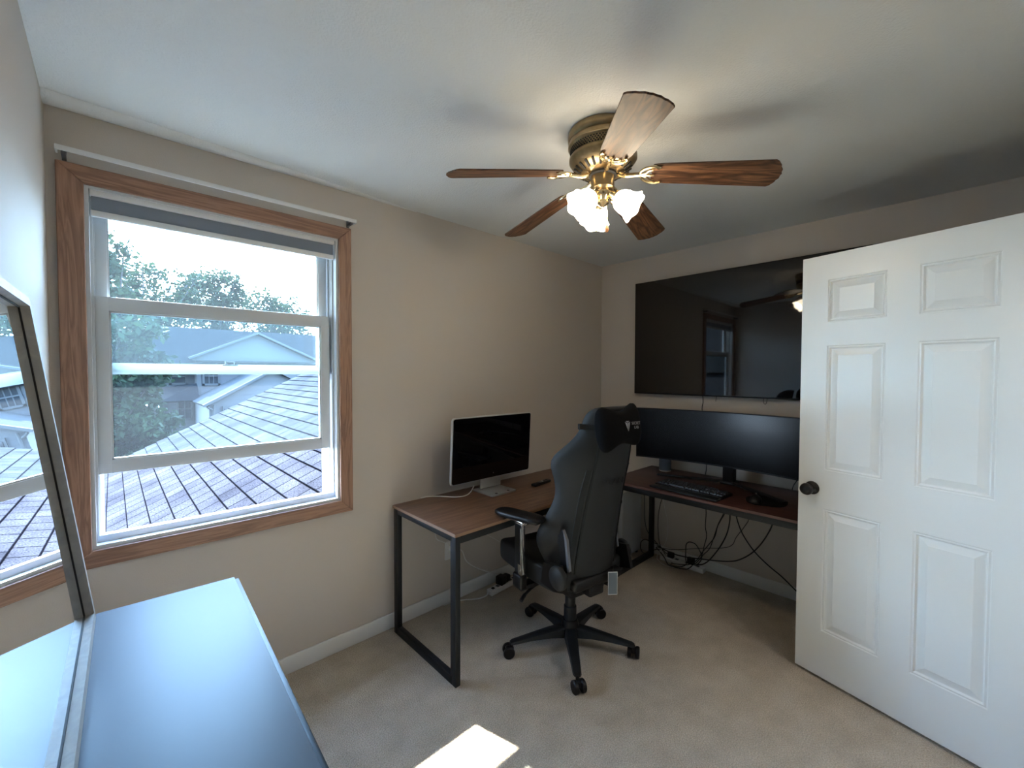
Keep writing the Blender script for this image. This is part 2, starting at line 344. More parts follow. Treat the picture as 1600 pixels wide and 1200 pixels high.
# ------------------------------------------------------------------ open door
P0 = Vector((-.7309, -1.6969, 0)); th = -1.8243
D = sthing('door_1', (-.7309, -1.6969, 0), th)      # local +x runs from the free edge to the hinges, local -y side faces the camera
DW, DB, DT = .762, .014, 2.046; tk = .035
rows = [(.241, .836), (1.021, 1.616), (1.726, 1.927)]; cols = [(.112, .336), (.441, .664)]
def door_face(y, sgn):
    m = MB(); xs = sorted([0, DW]+[a for c_ in cols for a in c_]); zs = sorted([DB, DT]+[a for r_ in rows for a in r_])
    for i in range(len(xs)-1):
        for k in range(len(zs)-1):
            x0, x1, z0, z1 = xs[i], xs[i+1], zs[k], zs[k+1]
            if (x0, x1) in cols and (z0, z1) in rows:
                prev = None
                for ins, dep in ((0, 0), (.004, -.003), (.010, -.0015), (.016, -.0085), (.020, -.0085), (.044, -.0015), (.046, -.0005), (None, -.0005)):
                    if ins is None:
                        m.add([prev[0], prev[1], prev[2], prev[3]], [(0, 1, 2, 3)]); break
                    yy = y-sgn*dep*-1
                    yy = y+sgn*dep
                    cur = [(x0+ins, yy, z0+ins), (x1-ins, yy, z0+ins), (x1-ins, yy, z1-ins), (x0+ins, yy, z1-ins)]
                    if prev: m.add(prev+cur, [(0, 1, 5, 4), (1, 2, 6, 5), (2, 3, 7, 6), (3, 0, 4, 7)])
                    prev = cur
            else: m.add([(x0, y, z0), (x1, y, z0), (x1, y, z1), (x0, y, z1)], [(0, 1, 2, 3)])
    return m
# local y: rotating +x to 'th' makes local +y = (-sin th, cos th) = (.968,-.25): away from the camera, so the visible face is y = 0
dm = door_face(0, -1); d2 = door_face(tk, 1); dm.add(d2.v, d2.f)
dm.add([(0, 0, DB), (0, tk, DB), (0, tk, DT), (0, 0, DT), (DW, 0, DB), (DW, tk, DB), (DW, tk, DT), (DW, 0, DT)], [(0, 1, 2, 3), (4, 5, 6, 7), (0, 1, 5, 4), (3, 2, 6, 7)])
o = dm.build('door_leaf', DOORW, D, smooth=False)
bmm = bmesh.new(); bmm.from_mesh(o.data); bmesh.ops.remove_doubles(bmm, verts=bmm.verts, dist=1e-5); bmesh.ops.recalc_face_normals(bmm, faces=bmm.faces); bmm.to_mesh(o.data); bmm.free()
for s_, y0 in ((-1, 0), (1, tk)):
    Mk = Matrix.Translation((.062, y0, .925)) @ (Matrix.Rotation(R(90), 4, 'X') if s_ < 0 else Matrix.Rotation(R(-90), 4, 'X'))
    MB().lathe([(.0, 0), (.032, 0), (.032, .004), (.029, .008), (.014, .012), (.012, .03), (.018, .035), (.027, .045), (.0285, .054), (.026, .062), (.016, .068), (.004, .069)], n=28).xf(Mk).build('door_knob', BRONZE, D, ang=60)
for z in (.25, 1.05, 1.82):
    MB().cyl((DW+.006, -.004, z-.045), (DW+.006, -.004, z+.045), .006, n=10).build('hinge', BRONZE, D)

# ------------------------------------------------------------------ desks
def desk(name, label, x0, x1, y0, y1, top, edge, xl):
    cx = (x0+x1)/2; cy = (y0+y1)/2
    t = thing(name, label, 'desk', (cx, cy, 0)); Z = .732
    tp = MB().box((x0, y0, Z-.016), (x1, y1, Z), .002).build('desk_top', top, t, True)
    eb = MB(); e = .0016
    for lo, hi in (((x0-e, y0, Z-.0155), (x0+.0004, y1, Z-.0015)), ((x1-.0004, y0, Z-.0155), (x1+e, y1, Z-.0015)), ((x0, y0-e, Z-.0155), (x1, y0+.0004, Z-.0015))): eb.box(lo, hi)
    eb.build('edge_band', edge, tp, True, smooth=False)
    q = .028; zt = Z-.0165; b = .0015
    i = .004
    X0, X1, Y0, Y1 = x0+i, x1-i, y0+i, y1-i
    ends = [(X0, X0+q), (X1-q, X1)] if xl else [(Y1-q, Y1), (Y0, Y0+q)]
    for a0, a1 in ends:
        if xl: L = [((a0, Y0, 0), (a1, Y0+q*1.5, zt)), ((a0, Y1-q*1.5, 0), (a1, Y1, zt))]; bar = ((a0, Y0+q, .0), (a1, Y1-q, q*1.5)); tb = ((a0, Y0+q, zt-q), (a1, Y1-q, zt))
        else: L = [((X0, a0, 0), (X0+q*1.5, a1, zt)), ((X1-q*1.5, a0, 0), (X1, a1, zt))]; bar = ((X0+q, a0, 0), (X1-q, a1, q*1.5)); tb = ((X0+q, a0, zt-q), (X1-q, a1, zt))
        for l in L: MB().box(*l, b).build('leg', BLKM, t, True)
        MB().box(*bar, b).build('foot_bar', BLKM, t, True); MB().box(*tb, b).build('top_bar', BLKM, t, True)
    if xl:
        for y in (Y0, Y1-q): MB().box((X0+q, y, zt-.036), (X1-q, y+q, zt), b).build('rail', BLKM, t, True)
    else:
        for x in (X0, X1-q): MB().box((x, Y0+q, zt-.036), (x+q, Y1-q, zt), b).build('rail', BLKM, t, True)
    return t
desk('desk', 'walnut-topped desk with black square-tube legs along the window wall', -2.086, -.712, -.653, -.05, WALNUT, EDGE, True)
desk('desk', 'dark red-brown topped black-framed desk under the wall-mounted television', -.700, -.045, -1.94, -.53, MAHOG, EDGER, False)
DZ = .732

# ------------------------------------------------------------------ display on the walnut desk
m1 = thing('display_monitor', 'aluminium-edged glossy black display on the walnut desk', 'monitor', (-1.47, -.2, DZ))
tl = Matrix.Translation((-1.462, -.205, 1.012)) @ Matrix.Rotation(R(3), 4, 'X')
def rrect(w_, h_, r_, n_=6):
    P = []
    for cx, cy, a0 in ((w_/2-r_, h_/2-r_, 0), (-w_/2+r_, h_/2-r_, 90), (-w_/2+r_, -h_/2+r_, 180), (w_/2-r_, -h_/2+r_, 270)):
        for k in range(n_+1):
            a = R(a0+90*k/n_); P.append((cx+r_*math.cos(a), cy+r_*math.sin(a)))
    return P
f3 = lambda a, b_, t: (a, t, b_)
rg = []
for k, (ins, t) in enumerate(((0, 0), (0, .012), (.01, .022), (.06, .03))):
    rg.append([Vector((a, t, b_)) for a, b_ in rrect(.656-ins, .404-ins, .018)])
MB().loft(rg).xf(tl).build('housing', ALUP, m1, True, ang=50)
MB().prism(rrect(.644, .392, .013), f3, -.0035, 0).xf(tl).build('screen', SCREEN, m1, True, ang=50)
MB().box((-1.545, -.175, .745), (-1.375, -.160, .93), .006, M=None).build('stand_neck', ALU, m1, True)
st = MB().prism([(a-1.475, b_-.225) for a, b_ in rrect(.205, .20, .018)], lambda a, b_, t: (a, b_, t), DZ+.001, DZ+.009)
st.build('stand_base', ALU, m1, True)
for x in (-1.525, -1.425): MB().lathe([(.009, 0), (.009, .0008)], (x, -.300, DZ+.0088), 14).build('base_hole', DARK, m1, True)
MB().lathe([(.004, 0), (.004, .0008)], n=12).xf(tl @ Matrix.Translation((0, -.0035, -.170)) @ Matrix.Rotation(R(90), 4, 'X')).build('logo', GREYP, m1, True)

# remote
rm = thing('remote_control', 'black remote control lying on the walnut desk', 'remote control', (-1.135, -.315, DZ+.001), R(8))
MB().box((-.09, -.021, 0), (.09, .021, .017), .006, 3).build('body', PLAS, rm)
MB().lathe([(.013, 0), (.013, .002), (.009, .0025)], (-.02, 0, .017), 20).build('round_button', GREYP, rm)
for x in (-.065, -.045, .01, .035, .06): MB().box((x-.006, -.008, .017), (x+.006, .008, .0185), .001).build('button', PLAS if x > 0.02 else WHITEP if x > 0 else PLAS, rm)

# ------------------------------------------------------------------ ultrawide on the red-brown desk
uw = thing('ultrawide_monitor', 'very wide curved black monitor on the red-brown desk', 'monitor', (-.25, -1.15, DZ))
Rc = 1.8; xc = -.25; yc0 = -1.15; z0, z1 = .852, 1.222
def arc(s, off): a = s/Rc; return (xc-(Rc-off)*(1-math.cos(a))*1.0+off*math.cos(a)-0, yc0+(Rc-off)*math.sin(a))
def curved(s0, s1, za, zb, o0, o1, n_=36):
    rgs = []
    for i in range(n_+1):
        s = s0+(s1-s0)*i/n_; a = s/Rc
        # centre of curvature lies towards the viewer (-x)
        P = lambda o_: (xc-Rc+(Rc+o_)*math.cos(a), yc0+(Rc+o_)*math.sin(a))
        a0 = P(o0); a1 = P(o1); rgs.append([Vector((*a0, za)), Vector((*a1, za)), Vector((*a1, zb)), Vector((*a0, zb))])
    return MB().loft(rgs)
curved(-.597, .597, z0, z1, 0, .03).build('housing', PLAS, uw, True)
curved(-.591, .591, z0+.010, z1-.006, -.0015, .001).build('screen', SCRMAT, uw, True)
MB().box((-.225, -1.215, DZ+.01), (-.165, -1.145, 1.08), .006).build('stand_neck', PLAS, uw, True)
MB().box((-.235, -1.23, DZ+.001), (-.14, -1.13, DZ+.02), .006).build('stand_hub', PLAS, uw, True)
for y, x in ((-.735, -.345), (-1.575, -.455)):
    a = Vector((-.19, -1.18, DZ+.0175)); b_ = Vector((x, y, DZ+.0125)); d = (b_-a); ang = math.atan2(d.y, d.x)
    MB().cbox((a+b_)/2, (d.length, .036, .014), .004, rot=(0, 0, ang)).build('stand_foot', PLAS, uw, True)

# ------------------------------------------------------------------ keyboard, mouse, pad, speaker
kb = thing('keyboard', 'black full-size keyboard with wrist rest on the red-brown desk', 'keyboard', (-.545, -1.075, DZ), R(90-3))
# local: +x = world +y-ish(left), +y = towards user(-x)
kw = .44
MB().box((-kw/2, -.085, .001), (kw/2, .065, .018), .004).build('body', PLAS, kb)
MB().box((-kw/2, .068, .001), (kw/2, .135, .014), .005, 3).build('wrist_rest', BLKM, kb)
keybase = MB().add([(-.5, -.5, 0), (.5, -.5, 0), (.5, .5, 0), (-.5, .5, 0), (-.4, -.4, 1), (.4, -.4, 1), (.4, .4, 1), (-.4, .4, 1)], [(0, 3, 2, 1), (4, 5, 6, 7), (0, 1, 5, 4), (1, 2, 6, 5), (2, 3, 7, 6), (3, 0, 4, 7)])
k0 = None
def key(x, y, w_, d_):
    global k0
    if k0 is None: k0 = keybase.build('key', PLAS2, kb, smooth=False); o = k0
    else: o = k0.copy(); col.objects.link(o)
    o.location = (x, y, .018); o.scale = (w_, d_, .009)
PLAS2 = mat('key_plastic', (.010, .010, .011), .4)
u = .0187
X = lambda c_: kw/2-.014-c_*u
for r_ in range(6):
    y = -.072+r_*.0225 if r_ else -.074
    if r_ == 5: layout = [(0, 1.25), (1.25, 1.25), (2.5, 1.25), (3.75, 6.25), (10, 1.25), (11.25, 1.25), (12.5, 1.25), (13.75, 1.25)]
    elif r_ == 0: layout = [(0, 1), (2, 1), (3, 1), (4, 1), (5, 1), (6.5, 1), (7.5, 1), (8.5, 1), (9.5, 1), (11, 1), (12, 1), (13, 1), (14, 1)]
    else:
        f0 = [1, 1.5, 1.75, 2.25][r_-1]; nk = [12, 12, 11, 10][r_-1]
        layout = [(0, f0)]+[(f0+i, 1) for i in range(nk)]+[(f0+nk, 15-f0-nk)]
    layout += [(15.3+i, 1) for i in range(3) if r_ not in (3,)]+([(18.6+i, 1) for i in range(4)] if r_ in (1, 2, 3, 5) else [])
    for a, w_ in layout: key(X(a+w_/2), y, u*w_-.002, .0205 if r_ else .018)
mp_ = MB(); prof = []
for k in range(40):
    a = 2*math.pi*k/40; rr = 1+.06*math.sin(3*a+.5)+.04*math.sin(5*a)
    prof.append((-.445+.125*rr*math.cos(a), -1.475+.105*rr*math.sin(a)))
mp_.prism(prof, lambda a, b_, t: (a, b_, t), DZ+.0005, DZ+.004)
tag(mp_.build('mouse_pad', PLUSH), 'black rounded mouse pad on the red-brown desk near the door', 'mouse pad')
ms = thing('computer_mouse', 'black computer mouse resting on the mouse pad', 'mouse', (-.505, -1.435, DZ+.0045), R(12))
rg = []
for x, w_, h_ in ((-.062, .012, .010), (-.055, .026, .022), (-.03, .034, .036), (0, .033, .040), (.03, .031, .032), (.052, .027, .02), (.062, .014, .008)):
    rg.append([Vector((x, w_*math.cos(a), h_*max(0, math.sin(a)) if math.sin(a) > 0 else 0.0005)) for a in [math.pi*2*i/16 for i in range(16)]])
MB().loft(rg).build('body', PLAS, ms, ang=70)
MB().cyl((.035, -.004, .031), (.035, .004, .031), .010, n=16).build('scroll_wheel', GREYP, ms)
sp_ = thing('smart_speaker', 'blue-grey fabric cylinder speaker at the left end of the red-brown desk', 'speaker', (-.155, -.70, DZ+.001))
MB().lathe([(.036, 0), (.043, .004), (.044, .01)], n=32, capt=False).build('base_ring', ALUP, sp_)
MB().lathe([(.044, .01), (.044, .10), (.041, .108), (.03, .11)], n=32).build('body', CLOTHS, sp_)

# ------------------------------------------------------------------ television
tv = thing('television', 'large black wall-mounted television above the red-brown desk', 'television', (-.04, -1.2, 1.77))
ty0, ty1, tz0, tz1 = -2.05, -.3715, 1.3138, 2.2226
MB().box((-.058, ty0, tz0), (-.022, ty1, tz1), .003).build('housing', PLAS, tv, True)
MB().box((-.0592, ty0+.004, tz0+.010), (-.0575, ty1-.004, tz1-.004)).build('screen', SCREEN, tv, True, smooth=False)
MB().box((-.022, -1.45, 1.6), (-.001, -.95, 2.0), .002).build('wall_mount', BLKM, tv, True)

# ------------------------------------------------------------------ gaming chair
CH = thing('gaming_chair', 'charcoal high-backed gaming chair on black five-star castor base', 'chair', (-1.439, -.813, 0), R(-9))
def ringb(z, w_, d_, t_, n_=40):
    yr = -.20-.2*(z-.45); P = []
    for i in range(n_):
        a = 2*math.pi*i/n_; c_, s_ = math.cos(a), math.sin(a)
        x = w_*math.copysign(abs(c_)**.8, c_); y = yr+t_/2-(t_/2)*math.copysign(abs(s_)**.55, s_)
        bend = d_*(abs(x)/w_)**2.2
        if s_ < 0: bend *= 1.0
        P.append(Vector((x, y+bend, z+.06*(t_/2-(y-yr)))))
    return P
brow = [(.445, .185, .03, .085), (.46, .20, .04, .10), (.52, .222, .07, .11), (.59, .245, .12, .115), (.64, .258, .145, .115), (.69, .258, .148, .115), (.75, .242, .135, .11), (.82, .220, .115, .105),
        (.885, .208, .105, .105), (.94, .215, .11, .105), (1.00, .235, .125, .105), (1.045, .248, .135, .105), (1.085, .243, .13, .10), (1.125, .215, .10, .10), (1.165, .180, .08, .095),
        (1.205, .160, .066, .09), (1.25, .155, .06, .088), (1.29, .152, .056, .08), (1.314, .140, .05, .06), (1.328, .118, .045, .03)]
bk = MB().loft([ringb(*r_) for r_ in brow]).build('backrest', LEATH, CH, sub=1, ang=80)
def rear(x, z, off=.002):   # point on the rear surface of the backrest
    import bisect
    zs = [r_[0] for r_ in brow]; i = max(1, min(len(zs)-1, bisect.bisect(zs, z))); a, b_ = brow[i-1], brow[i]; t = (z-a[0])/(b_[0]-a[0])
    w_, d_, t_ = [a[k]+(b_[k]-a[k])*t for k in (1, 2, 3)]
    s_ = math.sqrt(max(0, 1-min(1, (abs(x)/w_)**(2/.8)))); return Vector((x, -.20-.2*(z-.45)+t_/2-(t_/2)*s_**.55+d_*(abs(x)/w_)**2.2-off, z))
def ribbon(pl, w_, off, parent, name, m):   # flat strip following the rear surface; pl: list of (x, z)
    rg = []
    for x, z in pl:
        rg.append([rear(x-w_/2, z, -.004), rear(x-w_/2, z, off), rear(x+w_/2, z, off), rear(x+w_/2, z, -.004)])
    return MB().loft(rg).build(name, m, parent, ang=50)
for s_ in (-1, 1):
    ribbon([(s_*(.138-.030*k/12), .50+.72*k/12) for k in range(13)], .007, .0045, bk, 'seam_piping', LEATH2)
    ribbon([(s_*(.160-.022*k/8), .55+.48*k/8) for k in range(9)], .020, .003, bk, 'dark_strip', STRIP)
tx = text_mb('TITAN', .046, .0008)
Mt = Matrix.Translation(rear(-.012, .962, .0022)) @ Matrix.Rotation(R(90+11), 4, 'X') @ Matrix.Scale(1.15, 4, (1, 0, 0))
tx.xf(Mt).build('lettering', PLAS, bk, smooth=False)
# lower back shell bar
MB().box((-.165, -.215, .415), (.165, -.135, .475), .018, 3).build('back_bar', PLAS, CH)
# seat
sm = MB()
rg = []
for y, z0_, z1_, w_ in ((-.19, .42, .50, .23), (-.15, .40, .525, .25), (0, .40, .53, .262), (.15, .405, .54, .265), (.26, .405, .545, .262), (.315, .41, .538, .255), (.34, .43, .515, .24)):
    P = []; zc = (z0_+z1_)/2; hh_ = (z1_-z0_)/2
    for i in range(32):
        a = 2*math.pi*i/32; c_, s_ = math.cos(a), math.sin(a)
        x = w_*math.copysign(abs(c_)**.35, c_); z = zc+hh_*math.copysign(abs(s_)**.45, s_)
        if s_ > 0: z += .022*(abs(x)/w_)**4-.012*(1-(abs(x)/w_)**2)
        P.append(Vector((x, y, z)))
    rg.append(P)
sm.loft(rg).build('seat', LEATH, CH, sub=1, ang=80)
MB().box((-.12, -.14, .345), (.12, .14, .398), .012).box((-.05, -.2, .36), (.05, -.1, .43), .01).build('tilt_mechanism', PLAS, CH)
MB().tube([(-.08, .06, .37), (-.2, .05, .365), (-.27, .04, .345), (-.315, .02, .33)], [.007]*13+[.010]*8, 8).build('height_lever', PLAS, CH)
MB().lathe([(.036, .055), (.052, .065), (.054, .10), (.045, .13), (.040, .15)], n=28).build('base_hub', PLAS, CH)
MB().lathe([(.034, .14), (.034, .22), (.028, .225), (.028, .30), (.025, .305), (.025, .36)], n=24).build('gas_lift', BLKM, CH)
cast = []
for k in range(5):
    a = 2.668+R(9)+k*2*math.pi/5; Mr = Matrix.Rotation(a, 4, 'Z')
    rg = []
    for x, w_, zt, zb in ((.03, .036, .118, .060), (.12, .032, .112, .072), (.22, .026, .098, .074), (.30, .022, .086, .070), (.325, .020, .083, .068), (.338, .014, .078, .068)):
        rg.append([Vector((x, w_*cx, zb+(zt-zb)*cz)) for cx, cz in ((-1, .1), (-.8, 0), (.8, 0), (1, .1), (.85, .85), (.6, 1), (-.6, 1), (-.85, .85))])
    MB().loft(rg).xf(Mr).build('base_leg', BLKM, CH)
    c_ = bpy.data.objects.new('castor', None); col.objects.link(c_); c_.parent = CH; p = Mr @ Vector((.333, 0, 0)); c_.location = p
    c_.rotation_euler = (0, 0, a+rnd.uniform(-1.2, 1.2)+(1.2 if k in (1, 2) else .3))
    MB().cyl((0, 0, .05), (0, 0, .075), .009).box((-.006, -.012, .028), (.03, .012, .055), .006).build('fork', PLAS, c_)
    for s_ in (-1, 1):
        MB().lathe([(.010, -.010), (.026, -.010), (.030, -.006), (.030, .006), (.026, .010), (.010, .0105)], n=28).xf(Matrix.Translation((.014, s_*.020, .030)) @ Matrix.Rotation(R(90), 4, 'X')).build('wheel', PLAS, c_)
for s_ in (-1, 1):
    a_ = bpy.data.objects.new('armrest', None); col.objects.link(a_); a_.parent = CH; a_.location = (s_*.305, .045, 0)
    # support arm under the seat, sleeve, post, pad
    MB().box((-s_*.17 if s_ > 0 else -.012, -.03, .380), (.012 if s_ > 0 else .17, .03, .402), .004).build('support', PLAS, a_)
    MB().box((-.022, -.038, .385), (.022, .038, .462), .012, 3).build('sleeve', PLAS, a_)
    MB().box((-.013, -.030, .455), (.013, .030, .728), .006, 3).build('post', BLKM, a_)
    MB().box((-.016, -.034, .462), (-.0125, -.004, .515), .001).box((-.0155, -.034, .515), (-.0125, -.022, .72), .001).box((-.008, -.0325, .462), (.008, -.029, .725), .001).build('chrome_trim', CHROME, a_)
    MB().box((-.03, -.06, .724), (.03, .06, .741), .004).build('pad_mount', CHROME, a_)
    pd = MB(); rg = []
    for y, w_, h_ in ((-.135, .030, .010), (-.125, .043, .016), (-.08, .050, .018), (.05, .050, .018), (.11, .046, .017), (.14, .034, .013), (.148, .02, .008)):
        rg.append([Vector((w_*math.copysign(abs(math.cos(t))**.6, math.cos(t)), y, .757+h_*math.copysign(abs(math.sin(t))**.6, math.sin(t)))) for t in [2*math.pi*i/20 for i in range(20)]])
    pd.loft(rg).xf(Matrix.Rotation(R(17)*(-s_), 4, 'Z')).build('arm_pad', PLAS, a_, ang=60)
    # round recline cover and wedge bracket
    MB().lathe([(.0, 0), (.050, 0), (.056, .006), (.056, .022), (.050, .028), (.0, .030)], n=36, capb=False, capt=False).xf(Matrix.Translation((s_*.258 if s_ < 0 else .215, -.215 if s_ < 0 else -.16, .53)) @ Matrix.Rotation(R(90)*s_, 4, 'Y')).build('recline_cover', LEATH, CH, ang=50)
    wd = MB().prism([(-.150, .47), (-.08, .45), (.02, .455), (.0, .56), (-.12, .585)], lambda a, b_, t: (s_*t, -.10+a*1.0, b_), .245 if s_ < 0 else .19, .268 if s_ < 0 else .21)
    wd.build('side_plate', PLAS, CH, smooth=False)
    g_ = 0 if s_ < 0 else .075
    bk_ = MB().prism([(-.240, .555), (-.19, .52), (-.16, .70), (-.195, .745), (-.220, .70)], lambda a, b_, t: (s_*t, a+g_, b_), .216 if s_ < 0 else .18, .230 if s_ < 0 else .19).build('bracket', PLAS, CH, smooth=False)
    MB().prism([(-.246, .56), (-.232, .553), (-.212, .695), (-.199, .742), (-.226, .70)], lambda a, b_, t: (s_*t, a+g_, b_), .217 if s_ < 0 else .181, .2312 if s_ < 0 else .1895).build('grey_insert', GREYP, bk_, smooth=False)
# neck pillow hung on the back of the backrest
NP = thing('neck_pillow', 'black plush bow-shaped neck pillow strapped round the gaming chair head', 'pillow', (0, 0, 0), 0)
Mp = pm(CH) @ Matrix.Translation((-.115, -.435, 1.245)) @ Matrix.Rotation(R(-8), 4, 'Z') @ Matrix.Rotation(R(-11), 4, 'X') @ Matrix.Scale(.80, 4, (1, 0, 0))
NP.location = Mp.translation
rg = []
for x, h_, t_, zc in ((-.150, .05, .012, -.005), (-.140, .085, .03, -.006), (-.11, .105, .045, -.008), (-.06, .085, .052, -.004), (0, .066, .052, 0), (.06, .080, .052, .004), (.10, .100, .045, .012), (.125, .085, .03, .016), (.135, .05, .012, .016)):
    rg.append([Vector((x, t_*math.cos(a), zc+h_*math.copysign(abs(math.sin(a))**.8, math.sin(a)))) for a in [2*math.pi*i/24 for i in range(24)]])
pb = MB().loft(rg).xf(Mp).build('cushion', PLUSH, NP, True, sub=1, ang=80)
lg = MB()
for tri in ([(-.022, .02), (-.002, .012), (-.002, -.03)], [(.022, .02), (.002, .012), (.002, -.03)], [(-.016, .024), (.016, .024), (0, .015)]):
    lg.prism(tri, lambda a, b_, t: (a*.8+.005, t, b_*.8+.004), -.0535, -.0525)
for s_t, x, z in (('SECRET', .062, .012), ('LAB', .062, -.006)):
    q = text_mb(s_t, .018, .0004).xf(Matrix.Translation((x, -.0530, z)) @ Matrix.Rotation(R(90), 4, 'X')); lg.add(q.v, q.f)
lg.xf(Mp).build('logo', LOGO, pb, True, smooth=False)
Mc = pm(CH)
hz = 1.232
sl = [rear(-.03, hz, .006), rear(-.09, hz, .006), rear(-.14, hz, .006), rear(-.165, hz, .007), rear(-.176, hz, .008)]
sl = sl+[Vector((-.186, -.262, hz)), Vector((-.17, -.235, hz)), Vector((-.10, -.275, hz)), Vector((0, -.30, hz)), Vector((.1, -.275, hz)), Vector((.17, -.235, hz)), Vector((.186, -.262, hz)), rear(.176, hz, .008), rear(.14, hz, .006), rear(.03, hz, .006)]
rg = []
for i, p in enumerate(sl):
    t = (sl[min(i+1, len(sl)-1)]-sl[max(0, i-1)]).normalized(); nn = t.cross(Vector((0, 0, 1))).normalized()*.0012
    rg.append([Mc @ (p+nn+Vector((0, 0, -.013))), Mc @ (p-nn+Vector((0, 0, -.013))), Mc @ (p-nn+Vector((0, 0, .013))), Mc @ (p+nn+Vector((0, 0, .013)))])
MB().loft(rg).build('strap', STRIP, NP, True)
# paper tag hanging at the chair back
TG = thing('hang_tag', 'dark card tag with pale rim hanging below the gaming chair back', 'tag', tuple(Mc @ Vector((.063, -.245, .525))), R(-40))
MB().box((-.022, -.0008, -.155), (.022, .0008, -.045)).build('card', TAGM, TG, smooth=False)
MB().box((-.024, -.0006, -.158), (-.0205, .0012, -.042)).box((.0205, -.0006, -.158), (.024, .0012, -.042)).box((-.024, -.0006, -.158), (.024, .0012, -.152)).box((-.024, -.0006, -.048), (.024, .0012, -.042)).build('rim', TAGW, TG, smooth=False)
MB().tube([(0, 0, .02), (.002, 0, -.02), (0, 0, -.05)], .0008, 6).build('string', CORDB, TG)

# ------------------------------------------------------------------ ceiling fan
FX, FY = -1.79, -1.245
F = thing('ceiling_fan', 'brass ceiling fan with five oak blades and three lit glass shades', 'ceiling fan', (FX, FY, H))
MB().lathe([(.136, -.002), (.138, -.010), (.138, -.030), (.132, -.036), (.137, -.046), (.137, -.058), (.129, -.064), (.127, -.094), (.133, -.100), (.133, -.112), (.126, -.122), (.112, -.140), (.085, -.158), (.058, -.162)], n=64).build('motor_housing', BRASS, F, ang=50)
vb = MB()
for r_ in range(4):
    for i in range(72):
        a = 2*math.pi*(i+.5*(r_ % 2))/72; z = -.069-r_*.0068
        vb.cbox((.128*math.cos(a), .128*math.sin(a), z), (.003, .0065, .0042), 0, rot=(0, 0, a))
vb.build('vent_band', DARK, F, smooth=False)
vs_ = MB()
for i in range(24):
    a = 2*math.pi*i/24; Ms = Matrix.Rotation(a, 4, 'Z') @ Matrix.Translation((.1005, 0, -.150)) @ Matrix.Rotation(R(-34), 4, 'Y')
    q = MB().box((-.017, -.0045, -.003), (.017, .0045, .0025), .002).xf(Ms); vs_.add(q.v, q.f)
vs_.build('vent_slots', DARK, F)
MB().lathe([(.055, -.155), (.055, -.170), (.046, -.174)], n=40).build('rotor', DARK, F)
MB().lathe([(.046, -.172), (.046, -.220), (.040, -.228), (.022, -.232)], n=40).build('switch_housing', BRASS, F)
MB().lathe([(.030, -.226), (.034, -.238), (.030, -.256), (.024, -.268), (.026, -.278), (.012, -.288), (.004, -.294)], n=28).build('light_kit_body', PBRASS, F)
droop = R(8.3); pitch = R(13)
# blade outline (local x = out along the blade, y = width)
def outline():
    L0, L1 = .185, .632; P = []
    P += [(L0+.012, -.050), (L0+.05, -.056), (L1-.04, -.070)]
    P += [(L1-.034, -.0705), (L1-.024, -.063), (L1-.012, -.044), (L1-.010, -.034), (L1-.003, -.022), (L1-.003, -.008), (L1, 0), (L1-.003, .008), (L1-.003, .022), (L1-.010, .034), (L1-.012, .044), (L1-.024, .063), (L1-.034, .0705)]
    P += [(L1-.04, .070), (L0+.05, .056), (L0+.012, .050), (L0, .030), (L0+.004, 0), (L0, -.030)]
    return P
def iron():
    m = MB()
    m.tube([(.040, 0, .012), (.065, 0, -.004), (.09, 0, -.010), (.115, 0, -.008), (.150, 0, -.004)], [.006]*6+[.0085]*20, 8)
    for s in (-1, 1):
        m.tube([(.148, 0, -.005), (.152, s*.020, -.006), (.166, s*.036, -.007), (.184, s*.044, -.007), (.205, s*.046, -.007), (.222, s*.040, -.007)], .0055, 8)
        m.tube([(.150, s*.004, -.006), (.168, s*.010, -.007), (.180, s*.024, -.007), (.196, s*.030, -.007)], .004, 6)
        m.lathe([(.006, 0), (.005, -.004)], (.214, s*.040, -.006), 10)
    m.tube([(.150, 0, -.006), (.175, 0, -.008), (.20, 0, -.008)], .0045, 6)
    return m
bl0 = ir0 = None
for k in range(5):
    a = 2.693+k*2*math.pi/5
    e = bpy.data.objects.new('blade_holder', None)
    Mb = Matrix.Translation((0, 0, -.158)) @ Matrix.Rotation(a, 4, 'Z') @ Matrix.Rotation(droop, 4, 'Y')
    Mr = Matrix.Translation((0, 0, -.158)) @ Matrix.Rotation(a, 4, 'Z') @ Matrix.Rotation(droop, 4, 'Y') @ Matrix.Rotation(-pitch, 4, 'X')
    if bl0 is None:
        bl0 = MB().prism(outline(), lambda p, q, t: (p, q, t), -.0025, .0035).build('blade', BLADE, F, smooth=False)
        md = bl0.modifiers.new('bevel', 'BEVEL'); md.width = .0015; md.segments = 2
        ir0 = iron().build('blade_iron', PBRASS, bl0); ob = bl0
    else:
        ob = bl0.copy(); col.objects.link(ob); oi = ir0.copy(); col.objects.link(oi); oi.parent = ob
    ob.matrix_local = Mr if k >= 0 else Mb
    bpy.data.objects.remove(e)
